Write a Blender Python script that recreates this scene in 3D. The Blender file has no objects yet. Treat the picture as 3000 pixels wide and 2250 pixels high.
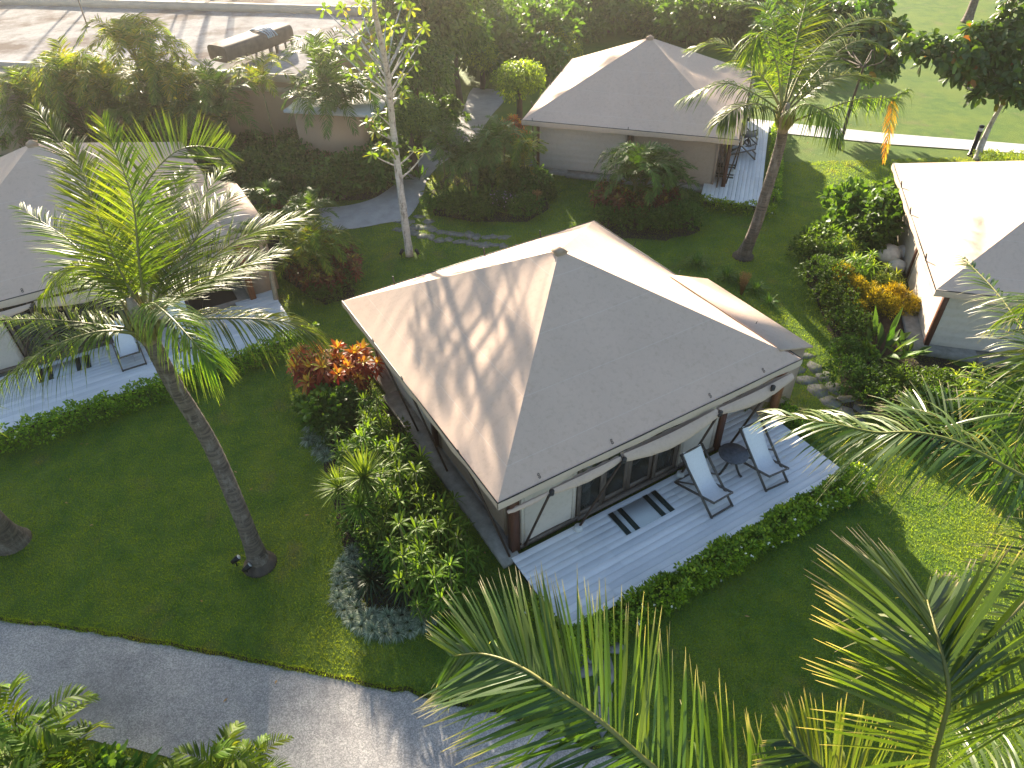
import bpy, bmesh, math, random
import numpy as np
from mathutils import Matrix, Vector, Quaternion

rng = np.random.default_rng(11)
random.seed(5)
scene = bpy.context.scene
COL = scene.collection
R = math.radians

# ------------------------------------------------------------------ camera
cam_d = bpy.data.cameras.new('camera')
cam = bpy.data.objects.new('camera', cam_d)
COL.objects.link(cam)
rt = Vector((0.9996152, -0.0178694, -0.0212153)); up = Vector((0.0277382, 0.6439708, 0.764547)); fw = Vector((0.0, 0.7648413, -0.6442187))
m = Matrix((rt, up, -fw)).transposed().to_4x4()
m.translation = Vector((0, 0, 12.5))
cam.matrix_world = m
cam_d.sensor_width = 36.0
cam_d.lens = 25.13
cam_d.clip_start = 0.1
cam_d.clip_end = 600
scene.camera = cam

# ------------------------------------------------------------------ light
SUN_AZ, SUN_EL = -15.0, 19.0
world = bpy.data.worlds.new('World')
scene.world = world
world.use_nodes = True
wn = world.node_tree.nodes; wl = world.node_tree.links
wn.clear()
sky = wn.new('ShaderNodeTexSky'); sky.sky_type = 'NISHITA'; sky.sun_disc = False
sky.sun_elevation = R(SUN_EL); sky.sun_rotation = R(SUN_AZ) % (2 * math.pi)
sky.air_density = 1.0; sky.dust_density = 1.6; sky.ozone_density = 1.2
bg = wn.new('ShaderNodeBackground'); bg.inputs['Strength'].default_value = 0.072
wo = wn.new('ShaderNodeOutputWorld')
wl.new(sky.outputs[0], bg.inputs[0]); wl.new(bg.outputs[0], wo.inputs[0])
sd = bpy.data.lights.new('sun', 'SUN'); sd.energy = 5.0; sd.angle = R(0.9); sd.color = (1.0, 0.86, 0.68)
so = bpy.data.objects.new('sun', sd); COL.objects.link(so)
sv = Vector((math.sin(R(SUN_AZ)) * math.cos(R(SUN_EL)), math.cos(R(SUN_AZ)) * math.cos(R(SUN_EL)), math.sin(R(SUN_EL))))
so.rotation_euler = sv.to_track_quat('Z', 'Y').to_euler()
so.location = (-10, 40, 30)
vs = scene.view_settings
vs.view_transform = 'Standard'; vs.look = 'None'; vs.exposure = 2.17; vs.gamma = 1.0; vs.use_curve_mapping = False
scene.render.engine = 'CYCLES'
scene.cycles.max_bounces = 7
scene.cycles.transparent_max_bounces = 6
scene.cycles.diffuse_bounces = 3
scene.cycles.glossy_bounces = 3
scene.cycles.volume_bounces = 0

# ------------------------------------------------------------------ helpers
def th(x, y):
    t = np.clip((np.asarray(y) * .9 + np.asarray(x) * .25 - 15) / 8, 0, 1)
    return .36 * t * t * (3 - 2 * t)

def nz(v):
    v = np.asarray(v, float)
    return v / np.maximum(np.linalg.norm(v, axis=-1, keepdims=True), 1e-9)

class MB:
    """collects vertices and faces, then links them as ONE mesh object"""
    def __init__(s): s.V = []; s.A = []; s.F = []; s.n = 0
    def add(s, v, faces, mat=0, a=None):
        v = np.asarray(v, float).reshape(-1, 3)
        s.V.append(v)
        if a is None: a = np.zeros((len(v), 3)) + [0, random.random(), 0]
        s.A.append(np.asarray(a, float))
        for k in (faces if isinstance(faces, list) else [faces]):
            k = np.asarray(k, int)
            if k.ndim == 1: k = k[None]
            s.F.append((k + s.n, mat))
        s.n += len(v)
    def box(s, c, d, mat=0, rz=0.0, M=None):
        x, y, z = [q / 2 for q in d]
        v = np.array([(-x,-y,-z),(x,-y,-z),(x,y,-z),(-x,y,-z),(-x,-y,z),(x,-y,z),(x,y,z),(-x,y,z)])
        if rz:
            cs, sn = math.cos(rz), math.sin(rz)
            v = v @ np.array([[cs, sn, 0], [-sn, cs, 0], [0, 0, 1]])
        if M is not None: v = v @ np.asarray(M).T
        s.add(v + np.asarray(c, float), np.array([(0,3,2,1),(4,5,6,7),(0,1,5,4),(1,2,6,5),(2,3,7,6),(3,0,4,7)]), mat)
    def beam(s, a, b, w, h, mat=0):
        a = np.asarray(a, float); b = np.asarray(b, float); t = nz(b - a)
        ref = np.array([0, 0, 1.]) if abs(t[2]) < .9 else np.array([1., 0, 0])
        sd_ = nz(np.cross(t, ref)); n_ = np.cross(sd_, t)
        M = np.stack([t, sd_, n_], 1)
        s.box((a + b) / 2, (np.linalg.norm(b - a), w, h), mat, M=M)
    def tube(s, pts, rad, k=8, mat=0, cap=True, tone=None):
        pts = np.asarray(pts, float); n = len(pts)
        rad = np.broadcast_to(np.asarray(rad, float), (n,))
        T = nz(np.gradient(pts, axis=0))
        ref = np.array([1., .13, 0]) if abs(T[0][2]) > .8 else np.array([0, 0, 1.])
        S = nz(np.cross(T, ref)); N = np.cross(S, T)
        an = np.linspace(0, 2 * math.pi, k, endpoint=False)
        ring = pts[:, None] + rad[:, None, None] * (np.cos(an)[None, :, None] * S[:, None] + np.sin(an)[None, :, None] * N[:, None])
        i = np.arange(n - 1)[:, None] * k; j = np.arange(k)[None]; j2 = (j + 1) % k
        f = np.stack([i + j, i + j2, i + k + j2, i + k + j], -1).reshape(-1, 4)
        a = np.zeros((n * k, 3)); a[:, 0] = np.repeat(np.linspace(0, 1, n), k); a[:, 1] = random.random() if tone is None else tone
        fs = [f]
        if cap: fs += [np.arange(k)[::-1], (n - 1) * k + np.arange(k)]
        s.add(ring.reshape(-1, 3), fs, mat, a)
    def grid(s, P, mat=0, a=None, flip=False):
        P = np.asarray(P); n, k = P.shape[:2]
        i = np.arange(n - 1)[:, None] * k; j = np.arange(k - 1)[None]
        f = np.stack([i + j, i + j + 1, i + k + j + 1, i + k + j], -1).reshape(-1, 4)
        if flip: f = f[:, ::-1]
        s.add(P.reshape(-1, 3), f, mat, None if a is None else np.asarray(a).reshape(-1, 3))
    def poly(s, pts, mat=0):
        s.add(pts, np.arange(len(pts)), mat)
    def prism(s, pts, z0, z1, mat=0):
        n = len(pts); b = [(p[0], p[1], z0 + (p[2] if len(p) > 2 else 0)) for p in pts]; t = [(p[0], p[1], z1 + (p[2] if len(p) > 2 else 0)) for p in pts]
        i = np.arange(n); i2 = (i + 1) % n
        s.add(b + t, [np.arange(n)[::-1], n + np.arange(n), np.stack([i, i2, n + i2, n + i], 1)], mat)
    def lathe(s, prof, c=(0, 0, 0), k=20, mat=0):
        an = np.linspace(0, 2 * math.pi, k + 1)
        P = np.array([[(c[0] + r_ * math.cos(q), c[1] + r_ * math.sin(q), c[2] + z_) for q in an] for r_, z_ in prof])
        s.grid(P, mat, flip=False)
    def leaves(s, P, D, Nm, L, W, droop=0.0, nseg=3, prof=(.4, 1, .8, .05), fold=0.0, mat=0, rnd=None, tone=None, curl=0.0):
        P = np.asarray(P, float); n = len(P)
        if n == 0: return
        D = nz(np.broadcast_to(D, (n, 3))); Nm = np.broadcast_to(Nm, (n, 3))
        S = nz(np.cross(D, Nm)); Nn = np.cross(S, D)
        L = np.broadcast_to(L, (n,)); W = np.broadcast_to(W, (n,)); droop = np.broadcast_to(droop, (n,))
        t = np.linspace(0, 1, nseg + 1)
        w = np.interp(t, np.linspace(0, 1, len(prof)), prof)
        C = P[:, None] + D[:, None] * (L[:, None] * (t - .25 * droop[:, None] * t ** 2))[..., None]
        C = C - np.array([0, 0, 1.])[None, None] * (L[:, None] * droop[:, None] * t ** 2)[..., None]
        C = C + Nn[:, None] * (L[:, None] * curl * t ** 2)[..., None]
        off = S[:, None] * (W[:, None] * w / 2)[..., None]
        if fold:
            lift = Nn[:, None] * (W[:, None] * w / 2 * fold)[..., None]
            V = np.stack([C - off + lift, C, C + off + lift], 2); k = 3
        else:
            V = np.stack([C - off, C + off], 2); k = 2
        b = (np.arange(n) * (nseg + 1) * k)[:, None, None]; i = (np.arange(nseg) * k)[None, :, None]; j = np.arange(k - 1)[None, None]
        q = b + i + j
        f = np.stack([q, q + 1, q + k + 1, q + k], -1).reshape(-1, 4)
        rnd = rng.random(n) if rnd is None else np.broadcast_to(rnd, (n,))
        tone = rng.random(n) if tone is None else np.broadcast_to(tone, (n,))
        a = np.zeros((n, nseg + 1, k, 3)); a[..., 0] = t[None, :, None]; a[..., 1] = rnd[:, None, None]; a[..., 2] = tone[:, None, None]
        s.add(V.reshape(-1, 3), f, mat, a.reshape(-1, 3))
    def mesh(s, name, mats, smooth=False):
        me = bpy.data.meshes.new(name)
        V = np.concatenate(s.V); A = np.concatenate(s.A)
        me.vertices.add(len(V)); me.vertices.foreach_set('co', V.astype(np.float32).ravel())
        li = np.concatenate([f.ravel() for f, m_ in s.F]); ct = np.concatenate([np.full(len(f), f.shape[1]) for f, m_ in s.F])
        mi = np.concatenate([np.full(len(f), m_) for f, m_ in s.F])
        me.loops.add(len(li)); me.loops.foreach_set('vertex_index', li.astype(np.int32))
        me.polygons.add(len(ct)); me.polygons.foreach_set('loop_start', (np.cumsum(ct) - ct).astype(np.int32))
        me.polygons.foreach_set('loop_total', ct.astype(np.int32))
        me.polygons.foreach_set('material_index', mi.astype(np.int32))
        if smooth: me.polygons.foreach_set('use_smooth', np.ones(len(ct), bool))
        at = me.attributes.new('lf', 'FLOAT_COLOR', 'POINT')
        at.data.foreach_set('color', np.concatenate([A, np.ones((len(A), 1))], 1).astype(np.float32).ravel())
        for q in (mats if isinstance(mats, (list, tuple)) else [mats]): me.materials.append(q)
        me.update(calc_edges=True)
        return me
    def build(s, name, mats, parent=None, loc=None, smooth=False, **kw):
        return link(name, s.mesh(name, mats, smooth), parent, loc, **kw)

def link(name, me, parent=None, loc=None, rz=None, **kw):
    o = bpy.data.objects.new(name, me); COL.objects.link(o)
    if parent is not None: o.parent = parent
    if loc is not None: o.location = loc
    if rz is not None: o.rotation_euler = (0, 0, rz)
    for k, v in kw.items(): o[k] = v
    return o

def thing(name, label, cat, loc=(0, 0, 0), rz=0.0, group=None, sc=1.0):
    o = bpy.data.objects.new(name, None); COL.objects.link(o)
    o.location = loc; o.rotation_euler = (0, 0, rz); o.scale = (sc, sc, sc)
    o.empty_display_size = .2
    tag(o, label, cat, group)
    return o

def tag(o, label, cat, group=None):
    o['label'] = label; o['category'] = cat
    if group: o['group'] = group
    return o

KIDS = {}
def dup(root, label, loc, rz=0.0, sc=1.0, group=None):
    if root.name not in KIDS: KIDS[root.name] = [(c, list(c.children)) for c in root.children]
    r_ = root.copy(); COL.objects.link(r_)
    r_.location = loc; r_.rotation_euler = (0, 0, rz); r_.scale = (sc, sc, sc) if np.isscalar(sc) else sc
    r_['label'] = label
    if group: r_['group'] = group
    for c, gs in KIDS[root.name]:
        c2 = c.copy(); COL.objects.link(c2); c2.parent = r_
        for g in gs:
            g2 = g.copy(); COL.objects.link(g2); g2.parent = c2
    return r_

# ------------------------------------------------------------------ materials
def newmat(name):
    m_ = bpy.data.materials.new(name); m_.use_nodes = True
    nt = m_.node_tree; nt.nodes.clear()
    out = nt.nodes.new('ShaderNodeOutputMaterial')
    return m_, nt, nt.nodes, nt.links, out

def ramp(nodes, stops):
    r_ = nodes.new('ShaderNodeValToRGB'); e = r_.color_ramp.elements
    while len(e) < len(stops): e.new(.5)
    for k, (p, c) in enumerate(stops):
        e[k].position = p; e[k].color = (*c, 1)
    return r_

def mathn(nt, op, a, b=None, c=None):
    n_ = nt.nodes.new('ShaderNodeMath'); n_.operation = op
    for i, q in enumerate((a, b, c)):
        if q is None: continue
        if isinstance(q, (int, float)): n_.inputs[i].default_value = q
        else: nt.links.new(q, n_.inputs[i])
    return n_.outputs[0]

def noise(nt, vec, scale, detail=3, rough=.5):
    n_ = nt.nodes.new('ShaderNodeTexNoise'); n_.inputs['Scale'].default_value = scale
    n_.inputs['Detail'].default_value = detail; n_.inputs['Roughness'].default_value = rough
    if vec is not None: nt.links.new(vec, n_.inputs['Vector'])
    return n_.outputs['Fac']

def mixc(nt, f, a, b, mode='MIX'):
    n_ = nt.nodes.new('ShaderNodeMix'); n_.data_type = 'RGBA'; n_.blend_type = mode
    if isinstance(f, (int, float)): n_.inputs[0].default_value = f
    else: nt.links.new(f, n_.inputs[0])
    for i, q in ((6, a), (7, b)):
        if isinstance(q, tuple): n_.inputs[i].default_value = (*q, 1)
        else: nt.links.new(q, n_.inputs[i])
    return n_.outputs[2]

def coords(nt, kind='Object', scale=None):
    tc = nt.nodes.new('ShaderNodeTexCoord')
    v = tc.outputs[kind]
    if scale:
        mp = nt.nodes.new('ShaderNodeMapping'); mp.inputs['Scale'].default_value = scale
        nt.links.new(v, mp.inputs[0]); v = mp.outputs[0]
    return v

def position(nt):
    return nt.nodes.new('ShaderNodeNewGeometry').outputs['Position']

def bump(nt, h, strength=.3, dist=.02):
    b = nt.nodes.new('ShaderNodeBump'); b.inputs['Strength'].default_value = strength; b.inputs['Distance'].default_value = dist
    nt.links.new(h, b.inputs['Height']); return b.outputs[0]

def leafmat(name, stops, tip=None, tr=(.4, 1.0), trans=.42, rough=.48, tcol=(1.5, 1.4, .45), spec=.32):
    m_, nt, nd, lk, out = newmat(name)
    at = nd.new('ShaderNodeAttribute'); at.attribute_name = 'lf'
    sp = nd.new('ShaderNodeSeparateColor'); lk.new(at.outputs['Color'], sp.inputs[0])
    c = ramp(nd, stops); lk.new(sp.outputs[1], c.inputs[0]); c = c.outputs[0]
    if tip is not None:
        mr = nd.new('ShaderNodeMapRange'); mr.inputs[1].default_value = tr[0]; mr.inputs[2].default_value = tr[1]
        lk.new(sp.outputs[0], mr.inputs[0]); c = mixc(nt, mr.outputs[0], c, tip)
    oi = nd.new('ShaderNodeObjectInfo')
    hs = nd.new('ShaderNodeHueSaturation')
    lk.new(c, hs.inputs['Color'])
    v = mathn(nt, 'MULTIPLY_ADD', sp.outputs[2], .55, .70)
    v2 = mathn(nt, 'MULTIPLY_ADD', oi.outputs['Random'], .25, .88)
    lk.new(mathn(nt, 'MULTIPLY', v, v2), hs.inputs['Value'])
    lk.new(mathn(nt, 'MULTIPLY_ADD', oi.outputs['Random'], .03, .485), hs.inputs['Hue'])
    c = hs.outputs[0]
    p = nd.new('ShaderNodeBsdfPrincipled'); lk.new(c, p.inputs['Base Color'])
    p.inputs['Roughness'].default_value = rough; p.inputs['Specular IOR Level'].default_value = spec
    t = nd.new('ShaderNodeBsdfTranslucent'); lk.new(mixc(nt, 1.0, c, tcol, 'MULTIPLY'), t.inputs['Color'])
    mx = nd.new('ShaderNodeMixShader'); mx.inputs[0].default_value = trans
    lk.new(p.outputs[0], mx.inputs[1]); lk.new(t.outputs[0], mx.inputs[2]); lk.new(mx.outputs[0], out.inputs[0])
    return m_

def simple(name, col, rough=.6, col2=None, scale=8.0, b=0.0, spec=.3, sc3=None, metal=0.0, dist=.01):
    m_, nt, nd, lk, out = newmat(name)
    p = nd.new('ShaderNodeBsdfPrincipled'); p.inputs['Roughness'].default_value = rough
    p.inputs['Specular IOR Level'].default_value = spec; p.inputs['Metallic'].default_value = metal
    n_ = noise(nt, coords(nt, 'Object', sc3), scale, 5, .6)
    if col2 is None: col2 = tuple(q * .7 for q in col)
    r_ = ramp(nd, [(.3, col2), (.7, col)]); lk.new(n_, r_.inputs[0])
    lk.new(r_.outputs[0], p.inputs['Base Color'])
    if b: lk.new(bump(nt, n_, b, dist), p.inputs['Normal'])
    lk.new(p.outputs[0], out.inputs[0])
    return m_

M = {}
# canvas: beige cloth with a fine weave, faint stains and sewn seams running along the eaves
def canvas(name, col, seams=True):
    m_, nt, nd, lk, out = newmat(name)
    at = nd.new('ShaderNodeAttribute'); at.attribute_name = 'lf'
    sp = nd.new('ShaderNodeSeparateColor'); lk.new(at.outputs['Color'], sp.inputs[0])
    ob = coords(nt, 'Object')
    n1 = noise(nt, ob, .9, 4, .6); n2 = noise(nt, ob, 9, 4, .7); n3 = noise(nt, ob, 160, 2, .5)
    c = mixc(nt, n1, tuple(q * .90 for q in col), tuple(min(1, q * 1.07) for q in col))
    st = ramp(nd, [(.30, (.80, .77, .73)), (.50, (1, 1, 1))]); lk.new(n2, st.inputs[0])
    c = mixc(nt, .5, c, st.outputs[0], 'MULTIPLY')
    p = nd.new('ShaderNodeBsdfPrincipled'); p.inputs['Roughness'].default_value = .85
    p.inputs['Specular IOR Level'].default_value = .15
    h = mathn(nt, 'MULTIPLY_ADD', n3, .25, mathn(nt, 'MULTIPLY', n2, .5))
    if seams:
        fr = mathn(nt, 'FRACT', mathn(nt, 'MULTIPLY', sp.outputs[1], 4.0))
        d = mathn(nt, 'ABSOLUTE', mathn(nt, 'SUBTRACT', fr, .5))
        ln = mathn(nt, 'LESS_THAN', d, .007)
        c = mixc(nt, mathn(nt, 'MULTIPLY', ln, .2), c, (.8, .76, .7))
        h = mathn(nt, 'MULTIPLY_ADD', ln, 1.2, h)
    lk.new(c, p.inputs['Base Color'])
    lk.new(bump(nt, h, .35, .006), p.inputs['Normal'])
    t = nd.new('ShaderNodeBsdfTranslucent'); lk.new(c, t.inputs[0])
    mx = nd.new('ShaderNodeMixShader'); mx.inputs[0].default_value = .06
    lk.new(p.outputs[0], mx.inputs[1]); lk.new(t.outputs[0], mx.inputs[2]); lk.new(mx.outputs[0], out.inputs[0])
    return m_
M['canvas'] = canvas('roof canvas', (.645, .485, .375))
M['wallcanvas'] = canvas('wall canvas', (.60, .52, .44), False)
M['tan'] = canvas('tan canvas', (.46, .34, .25), False)
M['post'] = simple('brown post', (.13, .05, .03), .5, (.07, .03, .02), 6, .1, sc3=(4, 4, .6))
M['sunlitpost'] = simple('sunlit timber', (.30, .12, .05), .5, (.18, .07, .03), 6, .1, sc3=(4, 4, .6))  # the brown post timber again, with sunlight put into its colour
M['frame'] = simple('weathered grey timber', (.17, .135, .11), .6, (.10, .08, .065), 7, .15, sc3=(3, 3, .7))
M['darkmetal'] = simple('dark metal', (.025, .022, .02), .45, spec=.5)
M['strut'] = simple('strut timber', (.075, .045, .03), .5, (.04, .025, .018), 9)
M['white'] = simple('white painted footing', (.72, .70, .66), .6)
M['concrete'] = simple('plinth concrete', (.34, .32, .29), .85, (.20, .19, .17), 5, .3)
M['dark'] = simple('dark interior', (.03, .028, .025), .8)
M['curtain'] = simple('pale curtain', (.65, .65, .62), .8)
M['sling'] = simple('white sling cloth', (.80, .80, .80), .8, (.74, .74, .74), 20, .1)
M['chair'] = simple('grey chair timber', (.13, .115, .10), .55, (.08, .07, .06), 9, sc3=(2, 2, 2))
M['tabletop'] = simple('stone table top', (.10, .11, .13), .5, (.045, .05, .06), 14, .2)
M['stripe'] = simple('dark green woven stripe', (.018, .035, .03), .85, (.012, .022, .02), 60, .3)
M['soil'] = simple('garden soil', (.045, .034, .024), .95, (.018, .013, .009), 6, .6, dist=.05)
M['black'] = simple('black bollard paint', (.012, .014, .016), .4)
M['lens'] = simple('lamp lens', (.55, .58, .6), .2)
M['spotglass'] = simple('spot glass', (.75, .75, .72), .2)

def glassmat():
    m_, nt, nd, lk, out = newmat('door glass')
    p = nd.new('ShaderNodeBsdfPrincipled'); p.inputs['Base Color'].default_value = (.02, .03, .03, 1)
    p.inputs['Roughness'].default_value = .05; p.inputs['Specular IOR Level'].default_value = .8
    tr = nd.new('ShaderNodeBsdfTransparent')
    mx = nd.new('ShaderNodeMixShader'); mx.inputs[0].default_value = .45
    lk.new(p.outputs[0], mx.inputs[1]); lk.new(tr.outputs[0], mx.inputs[2]); lk.new(mx.outputs[0], out.inputs[0])
    return m_
M['glass'] = glassmat()

def plankmat():
    m_, nt, nd, lk, out = newmat('whitewashed boards')
    oi = nd.new('ShaderNodeObjectInfo')
    va = nd.new('ShaderNodeVectorMath'); va.operation = 'ADD'
    cx = nd.new('ShaderNodeCombineXYZ'); lk.new(mathn(nt, 'MULTIPLY', oi.outputs['Random'], 37.0), cx.inputs[0])
    lk.new(mathn(nt, 'MULTIPLY', oi.outputs['Random'], 91.0), cx.inputs[1])
    geo = position(nt); lk.new(geo, va.inputs[0]); lk.new(cx.outputs[0], va.inputs[1])
    n1 = noise(nt, va.outputs[0], 1.2, 4, .6)
    ob = coords(nt, 'Object', (1.2, 26, 10))
    va2 = nd.new('ShaderNodeVectorMath'); va2.operation = 'ADD'; lk.new(ob, va2.inputs[0]); lk.new(cx.outputs[0], va2.inputs[1])
    n2 = noise(nt, va2.outputs[0], 3, 5, .65)
    c = mixc(nt, oi.outputs['Random'], (.74, .75, .76), (.95, .94, .93))
    g = ramp(nd, [(.3, (.88, .87, .86)), (.6, (1, 1, 1))]); lk.new(n2, g.inputs[0])
    c = mixc(nt, .8, c, g.outputs[0], 'MULTIPLY')
    g2 = ramp(nd, [(.3, (.86, .86, .87)), (.65, (1.0, 1.0, 1.0))]); lk.new(n1, g2.inputs[0])
    c = mixc(nt, .8, c, g2.outputs[0], 'MULTIPLY')
    p = nd.new('ShaderNodeBsdfPrincipled'); lk.new(c, p.inputs['Base Color'])
    p.inputs['Roughness'].default_value = .55; p.inputs['Specular IOR Level'].default_value = .3
    lk.new(bump(nt, n2, .25, .003), p.inputs['Normal'])
    lk.new(p.outputs[0], out.inputs[0]); return m_
M['plank'] = plankmat()

def matmat():
    m_, nt, nd, lk, out = newmat('woven mat')
    w = nd.new('ShaderNodeTexWave'); w.inputs['Scale'].default_value = 14; w.bands_direction = 'Y'
    lk.new(coords(nt, 'Object'), w.inputs['Vector'])
    n2 = noise(nt, coords(nt, 'Object'), 60, 3)
    c = mixc(nt, mathn(nt, 'MULTIPLY', w.outputs['Fac'], n2), (.55, .58, .58), (.36, .40, .42))
    p = nd.new('ShaderNodeBsdfPrincipled'); lk.new(c, p.inputs['Base Color']); p.inputs['Roughness'].default_value = .9
    lk.new(bump(nt, w.outputs['Fac'], .5, .005), p.inputs['Normal'])
    lk.new(p.outputs[0], out.inputs[0]); return m_
M['mat'] = matmat()

def lawnmat(blade=False):
    m_, nt, nd, lk, out = newmat('grass blades' if blade else 'lawn turf')
    pos = position(nt)
    n1 = noise(nt, pos, .35, 5, .6); n2 = noise(nt, pos, 1.7, 4, .6); n3 = noise(nt, pos, 22, 4, .75); n4 = noise(nt, pos, .9, 3, .5)
    k = 2.3 if blade else 1.75
    c = mixc(nt, ramp_f(nt, n2, .35, .65), tuple(k * q for q in (.042, .086, .013)), tuple(k * q for q in (.080, .124, .016)))
    c = mixc(nt, mathn(nt, 'MULTIPLY', ramp_f(nt, n1, .48, .68), .75), c, tuple(k * q for q in (.105, .135, .018)))
    c = mixc(nt, mathn(nt, 'MULTIPLY', ramp_f(nt, n4, .60, .78), .55), c, tuple(k * q for q in (.14, .105, .05)))
    c = mixc(nt, mathn(nt, 'MULTIPLY', ramp_f(nt, n3, .35, .65), .55), c, tuple(k * q for q in (.028, .045, .010)))
    p = nd.new('ShaderNodeBsdfPrincipled'); lk.new(c, p.inputs['Base Color']); p.inputs['Roughness'].default_value = .75
    p.inputs['Specular IOR Level'].default_value = .15
    if blade:
        t = nd.new('ShaderNodeBsdfTranslucent'); lk.new(mixc(nt, 1.0, c, (2.3, 1.9, .5), 'MULTIPLY'), t.inputs[0])
        mx = nd.new('ShaderNodeMixShader'); mx.inputs[0].default_value = .72
        lk.new(p.outputs[0], mx.inputs[1]); lk.new(t.outputs[0], mx.inputs[2]); lk.new(mx.outputs[0], out.inputs[0])
    else:
        lk.new(bump(nt, n3, .9, .05), p.inputs['Normal'])
        lk.new(p.outputs[0], out.inputs[0])
    return m_
def ramp_f(nt, f, a, b):
    mr = nt.nodes.new('ShaderNodeMapRange'); mr.inputs[1].default_value = a; mr.inputs[2].default_value = b
    nt.links.new(f, mr.inputs[0]); return mr.outputs[0]
M['lawn'] = lawnmat(); M['blade'] = lawnmat(True)

def roadmat():
    m_, nt, nd, lk, out = newmat('worn asphalt')
    pos = position(nt)
    n1 = noise(nt, pos, .9, 5, .6); n2 = noise(nt, pos, 3.2, 5, .7); n3 = noise(nt, pos, 60, 4, .8)
    vo = nd.new('ShaderNodeTexVoronoi'); vo.inputs['Scale'].default_value = 55; lk.new(pos, vo.inputs['Vector'])
    c = mixc(nt, ramp_f(nt, n1, .35, .65), (.26, .255, .25), (.36, .345, .325))
    c = mixc(nt, mathn(nt, 'MULTIPLY', ramp_f(nt, n2, .45, .75), .5), c, (.44, .425, .40))
    sc_ = nd.new('ShaderNodeSeparateColor'); lk.new(vo.outputs['Color'], sc_.inputs[0])
    g = ramp(nd, [(.0, (.55, .55, .56)), (.5, (.95, .95, .95)), (1, (1.5, 1.48, 1.45))]); lk.new(sc_.outputs[0], g.inputs[0])
    c = mixc(nt, .75, c, g.outputs[0], 'MULTIPLY')
    c = mixc(nt, mathn(nt, 'MULTIPLY', ramp_f(nt, n3, .5, .7), .3), c, (.09, .09, .09))
    n5 = noise(nt, pos, .55, 6, .65); c = mixc(nt, mathn(nt, 'MULTIPLY', ramp_f(nt, n5, .52, .66), .55), c, (.14, .135, .14))
    p = nd.new('ShaderNodeBsdfPrincipled'); lk.new(c, p.inputs['Base Color']); p.inputs['Roughness'].default_value = .9
    p.inputs['Specular IOR Level'].default_value = .2
    lk.new(bump(nt, sc_.outputs[0], .8, .012), p.inputs['Normal'])
    lk.new(p.outputs[0], out.inputs[0]); return m_
M['road'] = roadmat()
M['path'] = simple('pale concrete path', (.40, .385, .36), .85, (.30, .29, .27), 2.2, .15)
M['whitepath'] = simple('white concrete path', (.55, .55, .54), .8, (.46, .46, .45), 1.5, .1)
M['stone'] = simple('stepping stone', (.24, .235, .22), .85, (.12, .118, .11), 5, .7, dist=.03)
def flatroofmat():
    m_, nt, nd, lk, out = newmat('stained white roof')
    pos = position(nt); n1 = noise(nt, pos, .22, 6, .68); n2 = noise(nt, pos, 1.3, 6, .7); n3 = noise(nt, pos, 7, 4, .7)
    c = mixc(nt, ramp_f(nt, n2, .35, .65), (.27, .262, .255), (.38, .375, .37))
    c = mixc(nt, mathn(nt, 'MULTIPLY', ramp_f(nt, n1, .50, .62), .75), c, (.13, .098, .078))
    c = mixc(nt, mathn(nt, 'MULTIPLY', ramp_f(nt, n3, .55, .70), .5), c, (.12, .11, .10))
    p = nd.new('ShaderNodeBsdfPrincipled'); lk.new(c, p.inputs['Base Color']); p.inputs['Roughness'].default_value = 1.0
    p.inputs['Specular IOR Level'].default_value = 0.0
    lk.new(bump(nt, n2, .3, .03), p.inputs['Normal'])
    lk.new(p.outputs[0], out.inputs[0]); return m_
M['buildroof'] = flatroofmat()
M['buildwall'] = simple('ochre render', (.42, .30, .20), .9, (.36, .25, .165), .8, .1)
M['parapet'] = simple('parapet render', (.50, .43, .34), .85, (.38, .32, .26), 1.5)
M['duct'] = simple('brown canvas cover', (.20, .145, .105), .8, (.12, .09, .065), 4, .3)
M['hose'] = simple('pale blue hose', (.42, .50, .56), .4)

# foliage
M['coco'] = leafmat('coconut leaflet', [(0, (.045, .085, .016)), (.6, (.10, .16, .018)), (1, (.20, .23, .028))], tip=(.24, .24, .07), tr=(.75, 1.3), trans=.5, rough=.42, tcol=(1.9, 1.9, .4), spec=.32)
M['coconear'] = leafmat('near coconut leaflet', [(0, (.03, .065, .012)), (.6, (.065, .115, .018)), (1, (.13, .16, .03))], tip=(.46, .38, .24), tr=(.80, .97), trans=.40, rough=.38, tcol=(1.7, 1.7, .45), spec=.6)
M['cocopale'] = leafmat('dry frond', [(0, (.50, .38, .04)), (.6, (.62, .48, .06)), (1, (.60, .28, .04))], trans=.4)
M['rachis'] = leafmat('frond midrib', [(0, (.22, .23, .05)), (1, (.32, .28, .08))], trans=.05)
M['areca'] = leafmat('areca leaflet', [(0, (.06, .12, .015)), (.7, (.13, .20, .02)), (1, (.28, .27, .04))], trans=.5, tcol=(1.8, 1.6, .4), rough=.55, spec=.2)
M['green'] = leafmat('green leaf', [(0, (.045, .10, .015)), (1, (.10, .18, .025))], trans=.45)
M['bright'] = leafmat('bright green leaf', [(0, (.06, .14, .02)), (1, (.13, .22, .03))], trans=.42)
M['darkgreen'] = leafmat('dark green leaf', [(0, (.03, .065, .014)), (.8, (.06, .11, .02)), (1, (.10, .15, .025))], trans=.38)
M['hedge'] = leafmat('hedge leaf', [(0, (.10, .20, .018)), (.7, (.22, .33, .03)), (1, (.42, .50, .05))], trans=.48, tcol=(1.6, 1.5, .4))
M['croton'] = leafmat('red croton leaf', [(0, (.20, .03, .014)), (.35, (.36, .07, .02)), (.6, (.48, .17, .03)), (.8, (.55, .36, .04)), (1, (.52, .50, .06))], trans=.4, tcol=(1.6, 1.1, .6))
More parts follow.
